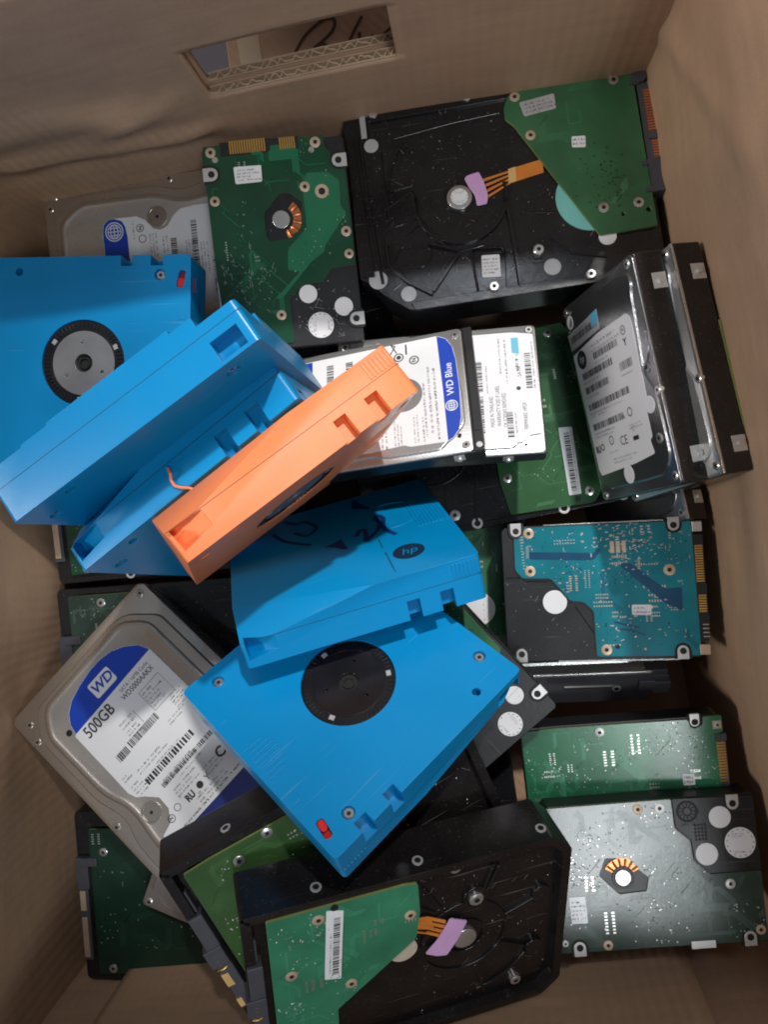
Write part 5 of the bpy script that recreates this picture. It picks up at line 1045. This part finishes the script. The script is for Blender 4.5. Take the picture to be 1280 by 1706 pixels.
for x, y in ((-46.6, -31.6), (-46.6, 31)): screw(r_, T, x, y, 2.2, -.8, .5)
bm = BM(); bx(bm, -46, -38, -35.4, -34.8, -8.5, -3); part('mounting_lug', bm, 'lug_metal', r_, T)
r_ = thing('small_hard_drive', 'R', T, 'small black drive with round white sticker, corner showing from under the front blue cartridge', 'hard drive', G25)
casing(r_, T, 100, 69.8, 'black_satin', -.6, 2.5)
board(r_, T, [(-48, 33.5), (12, 33.5), (20, 20), (26, 0), (26, -34), (-48, -34)], 'pcb_green', 97, (), 20, 8, 4)
sticker(r_, T, 41.6, 12.0, 5.9, -.55, 'white_label', 1, 21); sticker(r_, T, 32.6, 23.0, 4.4, -.55); lug(r_, T, 39.2, 31.6, 90, -.4, 5.4)
bm = BM(); bx(bm, -44, 34, 34.8, 35.3, -6, -.4); part('side_rail', bm, 'brown_black_paint', r_, T, bevel=.2)

# ------------------------------------------------------------------ tape cartridges
tape('T1', 'blue_plastic', 'blue tape cartridge lying flat with grey hub and red tab, at the left wall')
tape('T2a', 'blue_plastic', 'blue tape cartridge standing on edge, farther of the two by the left wall', step=True)
tape('T2b', 'blue_plastic', 'blue tape cartridge standing on edge right behind the orange one')
tape('T5', 'orange_plastic', 'orange tape cartridge standing on edge')
tape('T4', 'blue_plastic', 'blue tape cartridge lying hub up over the 500GB drive, red tab at its near corner', plate_m='hub_dark_reflect')
r_, T = tape('T3', 'blue_plastic', 'blue tape cartridge with dark round logo and marker scrawl on its face')
def unflip(bm):
    for v in bm.verts: v.co.y, v.co.z = -v.co.y, -21.5 - v.co.z
bm = BM()
ring(bm, 26.8, -30.2, .01, 7.2, .03, .06, 0, 48); text(bm, 'hp', 26.9, -30.0, 5.6, 0, .09, 1, .95, .25)
unflip(bm); part('logo', bm, ['badge_ink', 'blue_plastic'], r_, T)
bm = BM()
scribble(bm, [(8.5, 1.2), (10.8, 5.9), (12.9, 5.2), (12.6, -1.6), (11.6, -7.1), (15.1, -3.6), (19.3, 1.9), (21.0, 8.0), (20.5, 15.5), (22.8, 16.9), (23.9, 12.0), (22.2, 4.1), (22.6, -2.1), (25.2, -8.9)], 2.3, .06, 0)
prism(bm, [(11.6, 35.5), (14.2, 48), (15.6, 46), (16.5, 40), (20.8, 30.5), (20.0, 28.6), (15, 33)], .03, .06)
prism(bm, [(-7.9, -1.4), (-3.0, .2), (.9, 2.2), (2.4, -10.6), (.2, -10), (-3.2, -5)], .03, .065)
scribble(bm, [(-23.4, 43.6), (-18.1, 36.3), (-13.3, 35.9), (-8.5, 24.7), (-14.1, 18.0), (-19.2, 24.7)], 2.2, .07, 0); scribble(bm, [(-30, 30), (-26, 20), (-20, 12), (-14, 6)], 2.2, .08, 0)
unflip(bm); part('marker_scrawl', bm, 'mark_ink', r_, T)
bm = BM()
for x0, y, l in ((16.2, -10, 10), (16.4, -25, 21)): 
    rr = random.Random(3); fine_print(bm, x0, y, l, 1.7, -90, .05, 1, rr, 0, 1); bx(bm, x0 + .7, x0 + 1.0, y - l, y, .03, .05)
unflip(bm); part('printing', bm, 'print_dark', r_, T)
bm = BM()
for k in range(9): bx(bm, 37 + k * 1.7, 37.8 + k * 1.7, -8, 46, -.05, .28)
ring(bm, 27, 14, 15, 15.6, -.05, .22, 0, 60, math.radians(-100), math.radians(100))
unflip(bm); part('grip_ribs', bm, 'blue_plastic', r_, T, bevel=.1)

# ---- curl of orange thread lying on the blue cartridge
R, t = POSE['T2b']; R = Matrix(R); t = Vector(t)
th = bpy.data.objects.new('tmp', None); bpy.data.objects.remove(th)
P0 = t + R @ Vector((-2, 52.2, -10)); bm = BM()
pts = [(0, 0, 1), (1.6, -1.8, 2.5), (1.2, -4.2, 1.2), (2.4, -6.4, .8), (5.2, -7.0, 1.5), (8.5, -7.2, 2), (12, -8.6, 1)]
tube(bm, [(x + (P0.x), y + (P0.y), z + P0.z) for x, y, z in pts], .55, 0, 8)
for v in bm.verts: v.co = v.co - P0
o = part('plastic_thread', bm, 'orange_plastic', None); o.location = P0 * MM; o['label'] = 'short curl of orange plastic thread on the blue cartridge beside the orange one'; o['category'] = 'thread'
